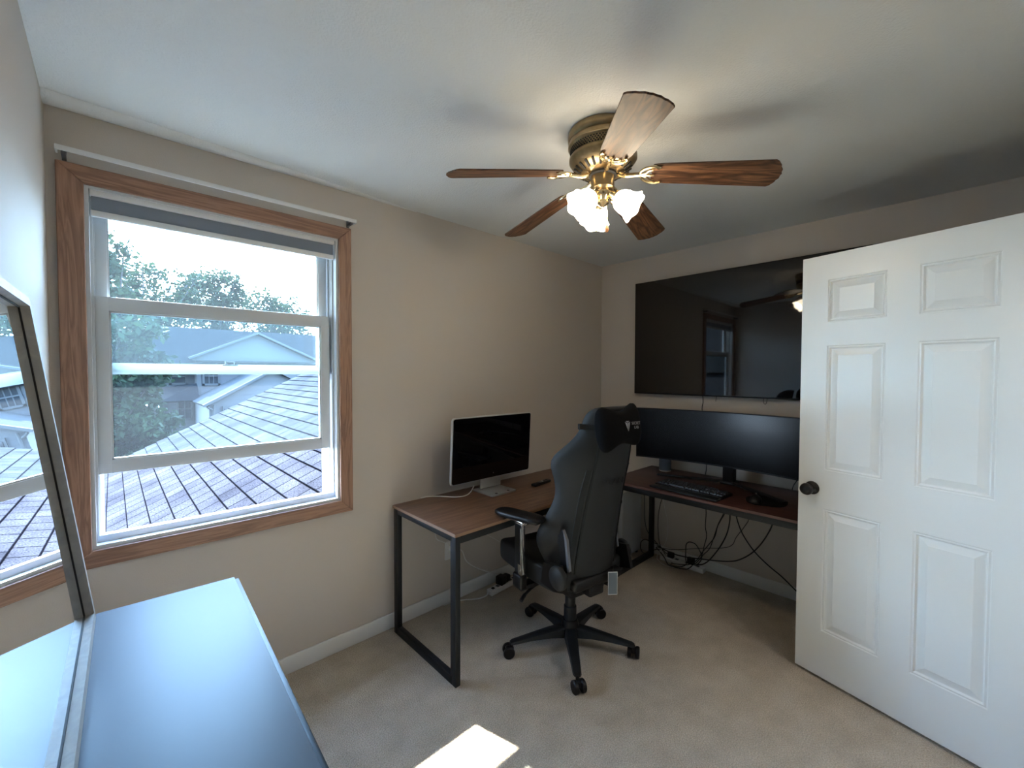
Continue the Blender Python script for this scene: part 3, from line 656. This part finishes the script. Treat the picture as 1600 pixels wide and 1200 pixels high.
for k, dg in enumerate((50, 170, 290)):
    a = R(dg); d = Vector((math.cos(a), math.sin(a), 0)); base = d*.034+Vector((0, 0, -.246)); ax = (d*.80+Vector((0, 0, -.60))).normalized()
    Ms = Matrix.Translation(base+ax*.022) @ ax.to_track_quat('Z', 'Y').to_matrix().to_4x4()
    MB().tube([d*.02+Vector((0, 0, -.256)), base, base+ax*.03], .010, 10).lathe([(.024, .0), (.026, .012), (.020, .018)], n=24).build('x', PBRASS, F) if 0 else None
    fit = MB().lathe([(.012, -.03), (.014, -.004), (.026, .0), (.027, .014), (.024, .016)], n=24).xf(Ms); fit.build('shade_fitter', PBRASS, F, ang=50)
    rg = []; NN = 48
    prof = [(.022, .004), (.030, .012), (.040, .026), (.045, .044), (.046, .060), (.050, .076), (.060, .090)]
    prof2 = [(r_-.003, z_) for r_, z_ in reversed(prof)]
    for pi_, (r_, z_) in enumerate(prof+prof2):
        j_ = pi_ if pi_ < len(prof) else 2*len(prof)-1-pi_
        amp = .0 if j_ < 3 else .0018*(j_-2)
        rg.append([Ms @ Vector(((r_+amp*.6*math.cos(6*t))*math.cos(t), (r_+amp*.6*math.cos(6*t))*math.sin(t), z_+amp*.25*math.cos(6*t))) for t in [2*math.pi*i/NN for i in range(NN)]])
    sh = MB().loft(rg, cap=False).build('light_shade', SHADE, F, ang=80)
    MB().lathe([(.010, .016), (.014, .03), (.020, .044), (.020, .054), (.012, .064), (.002, .067)], n=20).xf(Ms).build('bulb', BULB, sh, ang=80)
MB().tube([(.0, -.02, -.29), (.0, -.022, -.33), (0, -.022, -.368)], .0012, 6).build('pull_chain', PBRASS, F)
MB().lathe([(.002, 0), (.006, -.010), (.008, -.020), (.005, -.030), (.001, -.032)], (0, -.022, -.366), 14).build('chain_pendant', mat('oak_pendant', (.40, .17, .06), .4), F, ang=60)

# ------------------------------------------------------------------ dresser and mirror
DR = thing('dresser', 'low dark satin-topped dresser below the window at the left', 'dresser', (-2.985, -.858, 0), R(-2.05))
# local frame: origin at the far right corner; x from -.37 to 0, y from -1.36 to 0
DH = .908
MB().box((-.352, -1.34, DH-.022), (-.006, 0, DH), .0015).build('top_panel', DRESS, DR)
MB().box((-.348, -1.335, .06), (-.012, -.004, DH-.022), .002).build('body', PLAS, DR)
MB().box((-.34, -1.33, 0), (-.03, -.01, .06)).build('plinth', PLAS, DR)
for z0_, z1_ in ((.08, .35), (.36, .63), (.64, DH-.005)):
    o = MB().box((-.0065, -1.335, z0_), (.0035, -.004, z1_), .0008).build('drawer', PLAS, DR)
    MB().box((.0035, -.73, z1_-.05), (.014, -.61, z1_-.042), .002).build('handle', GREYP, o)
MR = thing('leaning_mirror', 'pale-framed mirror leaning against the left wall on the dresser', 'mirror', (-3.27, -.87, DH), 0)
A = Vector((-3.268, -.872, DH+.0015)); hb = (Matrix.Rotation(R(-1.0), 3, 'Z') @ Vector((0, -1, 0))); ML = 1.0
topc = Vector((-3.358, -.872, 1.640)); upv = (topc-A); upv = (upv-hb*upv.dot(hb)); MH = upv.length; upv.normalize(); nv = hb.cross(upv).normalized()
if nv.x < 0: nv = -nv
def mp3(a, b_, t): return A+hb*a+upv*b_+nv*t       # a along, b up, t outwards (0 = front face)
fwid = .018; fd = .018
for nme, poly in (('frame_side', [(0, 0), (fwid, fwid), (fwid, MH-fwid), (0, MH)]), ('frame_side', [(ML, 0), (ML, MH), (ML-fwid, MH-fwid), (ML-fwid, fwid)]),
                  ('frame_top', [(0, MH), (fwid, MH-fwid), (ML-fwid, MH-fwid), (ML, MH)]), ('frame_bottom', [(0, 0), (ML, 0), (ML-fwid, fwid), (fwid, fwid)])):
    MB().prism(poly, mp3, -fd, 0).build(nme, MIRF, MR, True, smooth=False)
gk = MB()
for P in ([(fwid, fwid), (fwid+.003, fwid), (fwid+.003, MH-fwid), (fwid, MH-fwid)], [(fwid, fwid), (ML-fwid, fwid), (ML-fwid, fwid+.003), (fwid, fwid+.003)], [(fwid, MH-fwid-.003), (ML-fwid, MH-fwid-.003), (ML-fwid, MH-fwid), (fwid, MH-fwid)]):
    gk.prism(P, mp3, -fd+.0015, -fd+.0035)
gk.build('rabbet_line', DARK, MR, True, smooth=False)
MB().prism([(.01, .01), (ML-.01, .01), (ML-.01, MH-.01), (.01, MH-.01)], mp3, -fd+.001, -fd+.002).build('mirror_glass', MIRG, MR, True, smooth=False)

# ------------------------------------------------------------------ things near the floor
def outlet(name, label, c, axis):
    t = thing(name, label, 'outlet', c)
    f = (lambda a, b_, d: (a, -d, b_)) if axis == 'y' else (lambda a, b_, d: (-d, a, b_))
    MB().prism(rrect(.072, .116, .006), f, 0.0005, .006).build('cover_plate', WHITEP, t, ang=50)
    for z in (-.022, .022): MB().prism(rrect(.030, .028, .010), f, .006, .008).xf(Matrix.Translation((0, 0, z))).build('socket', WHITEP, t, ang=50)
    return t
outlet('wall_outlet', 'white wall outlet low behind the walnut desk', (-1.665, 0, .338), 'y')
pg = thing('power_plug', 'white plug sticking out of the wall outlet behind the walnut desk', 'plug', (-1.665, -.0085, .355))
MB().box((-.014, -.03, -.014), (.014, 0, .014), .004).build('body', WHITEP, pg)
ps = thing('power_strip', 'white power strip on the carpet under the walnut desk', 'power strip', (-1.27, -.11, .001), R(4))
MB().box((-.16, -.026, 0), (.16, .026, .034), .006, 3).build('body', WHITEP, ps)
MB().box((-.135, -.010, .034), (-.115, .010, .038), .001).build('switch', DARK, ps)
for x in (-.08, -.04, .0, .04, .08, .12): MB().box((x-.012, -.013, .034), (x+.012, .013, .0352)).build('socket', GREYP, ps, smooth=False)
ad = thing('power_adapter', 'black power adapter plugged into the power strip under the walnut desk', 'power adapter', (-1.285, -.105, .0365), R(10))
MB().box((-.055, -.028, 0), (.0, .028, .055), .005).box((.005, -.024, 0), (.05, .024, .042), .005).build('body', PLAS, ad)
p2 = thing('power_strip', 'white power strip lying along the baseboard under the red-brown desk', 'power strip', (-.062, -.80, .001), R(90))
MB().box((-.17, -.026, 0), (.17, .026, .036), .006, 3).build('body', WHITEP, p2)
for x in (-.12, -.08, -.04, .04, .08): MB().box((x-.012, -.013, .036), (x+.012, .013, .0372)).build('socket', GREYP, p2, smooth=False)
tag(MB().box((-.083, -.895, .039), (-.045, -.845, .085), .005).build('power_adapter', PLAS), 'black power adapter on the power strip by the baseboard', 'power adapter')
tag(MB().box((-.085, -.735, .039), (-.048, -.690, .078), .005).build('power_adapter', PLAS), 'small black adapter at the desk-leg end of the baseboard power strip', 'power adapter')
bx = thing('computer_tower', 'white computer tower standing in the corner under the desks', 'computer', (-.19, -.29, 0))
MB().box((-.335, -.445, .02), (-.05, -.14, .54), .006, 3).build('case', mat('white_panel', (.42, .44, .46), .5), bx, True)
for x in (-.31, -.09):
    for y in (-.42, -.17): MB().box((x-.012, y-.012, 0), (x+.012, y+.012, .021)).build('foot', PLAS, bx, True, smooth=False)
MB().box((-.337, -.35, .30), (-.3345, -.23, .42), .001).build('front_vent', GREYP, bx, True)

def cable(label, pts, r=.0032, m=CORDB, group=None, name='cable'):
    return tag(MB().tube(pts, r, 8, 6).build(name, m, ang=80), label, 'cable', group)
cable('white display cable curving across the walnut desk top', [(-1.905, -.052, DZ+.0035), (-1.86, -.056, DZ+.0035), (-1.80, -.105, DZ+.004), (-1.74, -.18, DZ+.004), (-1.68, -.195, DZ+.004), (-1.61, -.155, DZ+.006), (-1.565, -.130, DZ+.03)], .0032, CORDW)
cable('white cable drooping below the back edge of the walnut desk to the outlet', [(-1.80, -.03, .60), (-1.791, -.03, .487), (-1.778, -.03, .446), (-1.728, -.03, .414), (-1.69, -.03, .39), (-1.67, -.034, .36)], .0032, CORDW)
cable('white cable running from the outlet down to the power strip under the walnut desk', [(-1.663, -.042, .352), (-1.603, -.05, .332), (-1.569, -.055, .254), (-1.498, -.06, .192), (-1.395, -.065, .13), (-1.30, -.07, .085), (-1.20, -.08, .06), (-1.17, -.10, .042)], .0035, CORDW)
cable('thin white cable along the wall behind the gaming chair seat', [(-1.50, -.02, .46), (-1.385, -.02, .378), (-1.26, -.02, .291), (-1.15, -.02, .20), (-1.10, -.03, .09)], .002, CORDW)
cable('white mains lead trailing on the carpet from the power strip to the wall', [(-1.43, -.115, .016), (-1.46, -.118, .006), (-1.52, -.105, .005), (-1.585, -.06, .005), (-1.64, -.03, .005), (-1.72, -.02, .005)], .004, CORDW)
C = {
 'black cable hanging straight down left of centre under the red-brown desk': ([(-.12, -.99, .69), (-.12, -.995, .535), (-.12, -.999, .467), (-.12, -.995, .372), (-.12, -1.005, .306), (-.12, -.988, .224), (-.12, -.972, .15), (-.12, -.943, .097), (-.10, -.91, .06)], .0032),
 'black cable looping from under the desk into the heap left of the power strip': ([(-.12, -1.15, .69), (-.12, -1.132, .521), (-.12, -1.103, .451), (-.12, -1.08, .395), (-.12, -1.061, .314), (-.12, -1.017, .241), (-.12, -.976, .177), (-.12, -.935, .103), (-.12, -.874, .052), (-.12, -.793, .029), (-.12, -.74, .02)], .0032),
 'black cable running beside the looping cable down to the power strip': ([(-.09, -1.13, .69), (-.09, -1.113, .51), (-.09, -1.073, .402), (-.09, -1.042, .292), (-.09, -1.014, .206), (-.09, -.973, .15), (-.09, -.93, .083), (-.08, -.90, .05)], .003),
 'thick black cable curving from mid desk to the power strip': ([(-.14, -1.17, .69), (-.14, -1.169, .526), (-.14, -1.167, .456), (-.14, -1.151, .37), (-.14, -1.113, .276), (-.14, -1.067, .194), (-.14, -1.027, .135), (-.12, -.98, .09), (-.09, -.93, .06)], .0042),
 'thick black cable slanting down along the wall towards the door': ([(-.10, -1.17, .69), (-.10, -1.192, .515), (-.10, -1.22, .419), (-.10, -1.259, .349), (-.10, -1.318, .278), (-.10, -1.396, .217), (-.10, -1.478, .167), (-.10, -1.559, .104), (-.10, -1.66, .03), (-.10, -1.80, .006)], .0042),
 'thin black cable running level along the wall above the baseboard': ([(-.07, -1.31, .69), (-.07, -1.274, .504), (-.07, -1.24, .425), (-.07, -1.189, .337), (-.07, -1.163, .275), (-.07, -1.104, .235), (-.07, -.955, .187), (-.07, -.777, .121), (-.07, -.673, .095), (-.07, -.593, .085)], .0022),
 'black cable sweeping in a wide arc from the desk right side to the left leg': ([(-.09, -1.44, .69), (-.09, -1.419, .513), (-.09, -1.39, .424), (-.09, -1.343, .331), (-.09, -1.286, .253), (-.09, -1.213, .189), (-.09, -1.144, .156), (-.09, -1.048, .131), (-.10, -.93, .11), (-.10, -.824, .092), (-.10, -.731, .09), (-.10, -.614, .111)], .0042),
 'black cable standing in a tall loop above the power strip': ([(-.13, -.735, .008), (-.13, -.80, .012), (-.13, -.86, .05), (-.13, -.858, .10), (-.13, -.859, .17), (-.13, -.862, .205), (-.13, -.885, .229), (-.13, -.929, .226), (-.13, -.963, .185), (-.13, -.977, .137), (-.12, -.948, .084), (-.09, -.91, .05)], .0035),
 'black cable snaking on the carpet beside the desk leg': ([(-.12, -.905, .055), (-.13, -.87, .02), (-.14, -.80, .008), (-.14, -.73, .008), (-.12, -.69, .04), (-.10, -.64, .07), (-.09, -.60, .09)], .0035),
 'black cable hanging close to the rear desk leg': ([(-.06, -.64, .69), (-.06, -.631, .505), (-.06, -.614, .425), (-.06, -.60, .336), (-.06, -.60, .211), (-.06, -.62, .10), (-.07, -.67, .05)], .0028),
 'black cable hanging beside the white computer tower': ([(-.04, -.46, .60), (-.04, -.465, .45), (-.04, -.468, .336), (-.04, -.475, .243), (-.04, -.505, .167), (-.05, -.60, .098), (-.07, -.68, .06)], .0028),
 'black cable coiled in a ring beside the white computer tower': ([(-.07, -.60, .11), (-.07, -.545, .115), (-.07, -.49, .117), (-.08, -.462, .09), (-.08, -.458, .04), (-.08, -.48, .008), (-.07, -.52, .012), (-.07, -.58, .06), (-.07, -.63, .08)], .0028),
}
for lb, (pts, r_) in C.items(): cable(lb, pts, r_)
cable('white cable hanging beside the rear leg of the red-brown desk', [(-.08, -.64, .69), (-.08, -.648, .508), (-.08, -.669, .405), (-.08, -.689, .327), (-.08, -.69, .243), (-.08, -.677, .156), (-.10, -.648, .09), (-.12, -.625, .03), (-.14, -.66, .006), (-.16, -.72, .005), (-.15, -.78, .006)], .0022, CORDW)
cable('black cable dropping from the television down behind the ultrawide monitor', [(-.03, -.925, 1.33), (-.03, -.926, 1.31), (-.03, -.928, 1.265), (-.03, -.923, 1.20), (-.03, -.95, 1.0), (-.03, -.962, .813), (-.03, -.95, .70)], .003)
cable('short black wire end poking out under the television', [(-.03, -1.024, 1.33), (-.03, -1.024, 1.308), (-.03, -1.019, 1.277)], .0018)
cable('thin black wire loop under the right part of the television', [(-.03, -1.333, 1.33), (-.03, -1.333, 1.311), (-.03, -1.331, 1.286), (-.03, -1.343, 1.275), (-.03, -1.351, 1.292), (-.03, -1.353, 1.33)], .0015)
cable('black cable behind the ultrawide monitor near the door', [(-.04, -1.56, .90), (-.04, -1.536, .80), (-.04, -1.512, .74), (-.035, -1.50, .60)], .0028)

# ------------------------------------------------------------------ outdoors
struct(MB().box((-30, T+.3, -2.8), (40, 60, -2.7)).build('lawn', GRASS, smooth=False))
struct(MB().box((LX-3.2, T, -2.7), (3, T+.02, WZ0-.02)).box((LX-3.2, T, WZ0-.02), (WX0, T+.02, 2.7)).box((WX1, T, WZ0-.02), (3, T+.02, 2.7)).box((WX0, T, WZ1), (WX1, T+.02, 2.7)).build('wall_outside', SIDE, smooth=False))
# the lower roof outside the window: ridge along y, slope 6:12 falling to the left, courses as real steps
def zr(x): return .642+.5*(x+2.37)
rm_ = bpy.data.meshes.new('garage_roof'); vs = []; fs = []; uvs = []
sl_ = math.sqrt(1.25); e = .1435; x = -5.6; k = 0; YE = 5.86
while x < -.30:
    dx = e/sl_; ys = [T+.02]+[T+.02+(YE-T-.02)*i/24 for i in range(1, 25)]
    nx, nz_ = -.4472, .8944
    for i in range(24):
        y0, y1 = ys[i], ys[i+1]
        if i == 23: y1 += rnd.uniform(-.012, .012)
        lo = [.009+rnd.uniform(-.0012, .0012)]*2; b0 = len(vs)
        for (xx, off) in ((x, 0), (x, lo[0]), (x+dx, .001)):
            for y in (y0, y1): vs.append((xx+nx*off, y, zr(xx)+nz_*off))
        fs += [(b0, b0+1, b0+3, b0+2), (b0+2, b0+3, b0+5, b0+4)]
        v0 = k*e+.0002; v1 = (k+1)*e-.0002
        uvs += [(y0, v0), (y1, v0), (y1, v0), (y0, v0), (y0, v0), (y1, v0), (y1, v1), (y0, v1)]
    x += dx; k += 1
xr = x
b0 = len(vs)   # underside, gable end and far slope
vs += [(-5.6, YE-.03, zr(-5.6)-.02), (xr, YE-.03, zr(xr)-.02), (xr, T+.02, zr(xr)-.02), (-5.6, T+.02, zr(-5.6)-.02), (-5.6, YE, zr(-5.6)), (xr, YE, zr(xr)), (xr, T+.02, zr(xr)), (2*xr+5.6, YE, zr(-5.6)), (2*xr+5.6, T+.02, zr(-5.6)), (-5.6, YE-.03, zr(-5.6)-.2), (xr, YE-.03, zr(xr)-.2)]
fs += [(b0+4, b0+5, b0+10, b0+9), (b0+5, b0+6, b0+8, b0+7)]; uvs += [(0, 0)]*8
rm_.from_pydata(vs, [], fs); ul = rm_.uv_layers.new(name='UVMap')
for i, q in enumerate(uvs): ul.data[i].uv = q
rm_.materials.append(ROOF); ro = bpy.data.objects.new('garage_roof', rm_); col.objects.link(ro)
tag(ro, 'weathered grey asphalt shingle roof slope just below the window', 'roof')
tag(MB().box((-5.3, T+.05, -2.7), (2*xr+5.3, YE-.25, -1.05)).add([(-5.3, YE-.25, -1.05), (2*xr+5.3, YE-.25, -1.05), (xr, YE-.25, zr(xr)-.2)], [(0, 1, 2)]).build('garage_wall', SIDE, smooth=False), 'siding wall of the garage carrying the shingle roof below the window', 'wall')

HS = thing('neighbour_house', 'pale two-storey house with gables beyond the shingle roof', 'house', (1.5, 15, -2.7))
def siding(poly, y, name, m=SIDE, depth=.1, step=.14):   # facade in the x-z plane with lap lines
    o = MB().prism(poly, lambda a, b_, t: (a, t, b_), y, y+depth).build(name, m, HS, True, smooth=False); return o
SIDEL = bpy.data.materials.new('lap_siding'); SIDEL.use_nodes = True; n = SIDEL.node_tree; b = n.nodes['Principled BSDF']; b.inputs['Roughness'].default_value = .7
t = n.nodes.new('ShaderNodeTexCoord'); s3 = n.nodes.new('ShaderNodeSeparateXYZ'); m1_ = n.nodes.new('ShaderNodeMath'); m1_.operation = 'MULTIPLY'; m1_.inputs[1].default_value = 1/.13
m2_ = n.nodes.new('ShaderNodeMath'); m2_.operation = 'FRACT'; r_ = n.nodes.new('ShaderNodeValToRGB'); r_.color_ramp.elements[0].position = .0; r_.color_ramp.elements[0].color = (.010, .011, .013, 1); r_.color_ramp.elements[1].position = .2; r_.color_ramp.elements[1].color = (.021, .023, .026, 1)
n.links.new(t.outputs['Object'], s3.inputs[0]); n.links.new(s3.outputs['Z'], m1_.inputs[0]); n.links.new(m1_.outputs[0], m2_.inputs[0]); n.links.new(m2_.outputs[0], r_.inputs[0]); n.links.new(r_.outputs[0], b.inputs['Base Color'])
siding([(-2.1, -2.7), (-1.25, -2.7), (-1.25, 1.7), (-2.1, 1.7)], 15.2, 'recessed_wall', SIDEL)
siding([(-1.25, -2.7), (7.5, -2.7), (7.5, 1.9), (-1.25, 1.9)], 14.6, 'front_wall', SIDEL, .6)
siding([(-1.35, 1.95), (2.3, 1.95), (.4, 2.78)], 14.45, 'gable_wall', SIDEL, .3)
def slab(poly3, th_, name, m): 
    n_ = (Vector(poly3[1])-Vector(poly3[0])).cross(Vector(poly3[2])-Vector(poly3[0])).normalized()*th_
    k_ = len(poly3); vs = [Vector(p) for p in poly3]+[Vector(p)-n_ for p in poly3]
    return MB().add(vs, [tuple(range(k_)), tuple(reversed(range(k_, 2*k_)))]+[(i, (i+1) % k_, k_+(i+1) % k_, k_+i) for i in range(k_)]).build(name, m, HS, True, smooth=False)
slab([(-2.25, 14.4, 1.70), (8, 14.4, 1.70), (8, 18, 3.16), (-2.25, 18, 3.16)], .12, 'main_roof', SHIN2)
slab([(8, 21.6, 1.70), (-2.25, 21.6, 1.70), (-2.25, 18, 3.16), (8, 18, 3.16)], .12, 'main_roof', SHIN2)
slab([(-1.5, 14.2, 1.93), (.4, 14.2, 2.84), (.4, 17.2, 2.86), (-1.5, 14.6, 1.95)], .07, 'cross_roof', SHIN2)
slab([(.4, 14.2, 2.84), (2.38, 14.2, 1.93), (2.38, 14.6, 1.95), (.4, 17.2, 2.86)], .07, 'cross_roof', SHIN2)
MB().tube([(-1.5, 14.2, 1.90), (.4, 14.2, 2.80), (2.38, 14.2, 1.90)], .045, 4, 0).build('rake_board', SIDES, HS, True, smooth=False)
MB().box((-1.4, 14.35, 1.84), (2.3, 14.5, 1.95)).build('frieze_board', SIDES, HS, True, smooth=False)
MB().box((-2.3, 14.32, 1.60), (-1.4, 14.42, 1.72)).build('gutter', SIDES, HS, True, smooth=False)
MB().box((-1.27, 14.55, -2.7), (-1.15, 14.62, 1.9)).box((-2.12, 15.15, -2.7), (-2.02, 15.22, 1.7)).build('corner_board', SIDES, HS, True, smooth=False)
def hwin(x0, x1, z0_, z1_, y, grid=2):
    f = MB(); q = .06
    f.box((x0-q, y-.05, z0_-q), (x0, y, z1_+q)).box((x1, y-.05, z0_-q), (x1+q, y, z1_+q)).box((x0-q, y-.05, z0_-q), (x1+q, y, z0_)).box((x0-q, y-.05, z1_), (x1+q, y, z1_+q)).box((x0, y-.04, (z0_+z1_)/2-.02), (x1, y, (z0_+z1_)/2+.02))
    for i in range(1, grid): f.box((x0+(x1-x0)*i/grid-.01, y-.035, z0_), (x0+(x1-x0)*i/grid+.01, y, z1_))
    o = f.build('house_window', SIDES, HS, True, smooth=False)
    MB().box((x0, y-.02, z0_), (x1, y-.01, z1_)).build('pane', GLASSD, o, True, smooth=False)
hwin(-1.85, -1.50, 1.12, 1.55, 15.2, 1); hwin(-1.06, -.70, 1.10, 1.60, 14.6, 3); hwin(-1.68, -1.36, -.05, .60, 15.2, 2)
hwin(2.5, 3.3, .9, 1.6, 14.6, 3); hwin(4.6, 5.4, .9, 1.6, 14.6, 3)
slab([(-2.2, 14.0, .60), (-1.26, 14.0, .60), (-1.26, 14.6, 1.12), (-2.2, 15.1, .98)], .06, 'porch_roof', SHIN2)
# lower gabled wing
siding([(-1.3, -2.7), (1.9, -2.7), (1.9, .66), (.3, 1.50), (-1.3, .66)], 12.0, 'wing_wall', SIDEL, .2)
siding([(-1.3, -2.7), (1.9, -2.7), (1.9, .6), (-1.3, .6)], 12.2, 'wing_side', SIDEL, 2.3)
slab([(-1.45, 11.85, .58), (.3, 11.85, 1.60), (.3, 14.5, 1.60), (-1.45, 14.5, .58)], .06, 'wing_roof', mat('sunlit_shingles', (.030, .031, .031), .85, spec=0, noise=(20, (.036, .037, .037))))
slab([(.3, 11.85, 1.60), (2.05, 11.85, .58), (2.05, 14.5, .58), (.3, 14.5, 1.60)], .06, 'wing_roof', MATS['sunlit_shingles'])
MB().tube([(-1.45, 11.83, .55), (.3, 11.83, 1.565), (2.05, 11.83, .55)], .05, 4, 0).build('wing_rake_board', SIDES, HS, True, smooth=False)
MB().tube([(-1.36, 11.9, .53), (-1.30, 11.92, .47), (-1.2, 11.93, .42), (-1.2, 11.93, .35), (-1.2, 11.93, -2.6)], .03, 6, 2).build('downspout', SIDES, HS, True)
MB().box((-1.0, 11.93, -1.0), (1.4, 12.0, .52)).build('garage_door', SIDES, HS, True, smooth=False)
MB().box((-.96, 11.90, .30), (-.86, 11.95, .46), .02).build('porch_lamp', PLAS, HS, True)
KI = thing('windsock', 'small red windsock on a pole in front of the neighbour house', 'windsock', (-.93, 11.0, -2.7))
MB().cyl((0, 0, 0), (.0, 0, 3.2), .012, n=8).build('pole', GREYP, KI)
MB().tube([(0, 0, 3.18), (.05, 0, 3.08), (.10, 0, 3.02), (.13, 0, 3.13)], [.02, .04, .05, .04, .03, .02, .02, .02, .01], 8, 3).build('sock', RED, KI)

def tree(label, loc, height, crown, nleaf, leaf, cz, lm, trunk_r=.15, seed=1, hollow=0, group=None):
    g = random.Random(seed); t = thing('tree', label, 'tree', loc, 0, group)
    m = MB(); tips = []
    m.tube([(0, 0, 0), (g.uniform(-.1, .1), 0, height*.35), (g.uniform(-.2, .2), g.uniform(-.2, .2), height*.8)], [trunk_r]*6+[trunk_r*.6]*7, 8, 6)
    for k in range(22):
        a = g.uniform(0, 6.28); zb = height*g.uniform(.25, .75); d = Vector((math.cos(a)*crown[0], math.sin(a)*crown[1], 0))*g.uniform(.55, .95)
        zt = cz+crown[2]*g.uniform(-.5, .9); p0 = Vector((0, 0, zb)); p2_ = Vector((d.x, d.y, zt)); p1 = (p0+p2_)/2+Vector((g.uniform(-.2, .2), g.uniform(-.2, .2), .2))
        m.tube([p0, p1, p2_], [trunk_r*.35, trunk_r*.3, trunk_r*.25, trunk_r*.2, trunk_r*.15, trunk_r*.1, trunk_r*.08], 5, 3); tips.append(p2_); tips.append(p1)
    m.build('trunk', BARK, t)
    l = MB(); vs = []; fs = []; cl = []
    for k in range(110):
        while True:
            p = Vector((g.uniform(-1, 1), g.uniform(-1, 1), g.uniform(-1, 1)))
            if hollow < p.length < 1: break
        cl.append(Vector((p.x*crown[0], p.y*crown[1], cz+p.z*crown[2])))
    cl += tips
    for i in range(nleaf):
        c_ = g.choice(cl); s = min(crown)*.13
        p = c_+Vector((g.gauss(0, s), g.gauss(0, s), g.gauss(0, s*.8)))
        M3 = Euler((g.uniform(0, 6), g.uniform(0, 6), g.uniform(0, 6))).to_matrix(); q = leaf*g.uniform(.6, 1.3)
        b0 = len(vs)
        for a, b_ in ((0, -1), (.5, -.1), (0, 1), (-.5, -.1)): vs.append(p+M3 @ Vector((a*q, b_*q, 0)))
        fs.append((b0, b0+1, b0+2, b0+3))
    l.add(vs, fs); o = l.build('foliage', lm, t, smooth=False); return t
tree('dense dark green tree close beyond the left edge of the shingle roof', (-3.35, 9.0, -2.7), 5.2, (.98, 1.1, 2.2), 26000, .07, 3.3, LEAFD, .12, 3)
tree('pale tall tree rising at the left side of the view through the window', (-3.75, 12.2, -2.7), 7.2, (.95, 1.0, 2.2), 9000, .09, 5.4, LEAF, .16, 5)
G = 'sparse trees behind the neighbour house'
tree('broad thin-leaved tree behind the neighbour house, leftmost of three', (-1.8, 24.2, -2.7), 8.6, (2.0, 1.6, 1.8), 5200, .11, 7.3, LEAF, .2, 8, .35, G)
tree('broad thin-leaved tree behind the neighbour house, middle of three', (1.25, 28.6, -2.7), 10.2, (2.0, 1.6, 1.9), 5600, .12, 8.3, LEAF, .2, 9, .35, G)
tree('broad thin-leaved tree behind the neighbour house, rightmost of three', (3.4, 24.2, -2.7), 8.3, (1.7, 1.5, 1.6), 3800, .11, 6.9, LEAF, .18, 11, .35, G)
tree('rounded bush against the neighbour house below the porch window', (-2.2, 12.6, -2.7), 2.0, (.8, .6, 1.0), 7000, .06, 1.6, LEAFD, .05, 13)
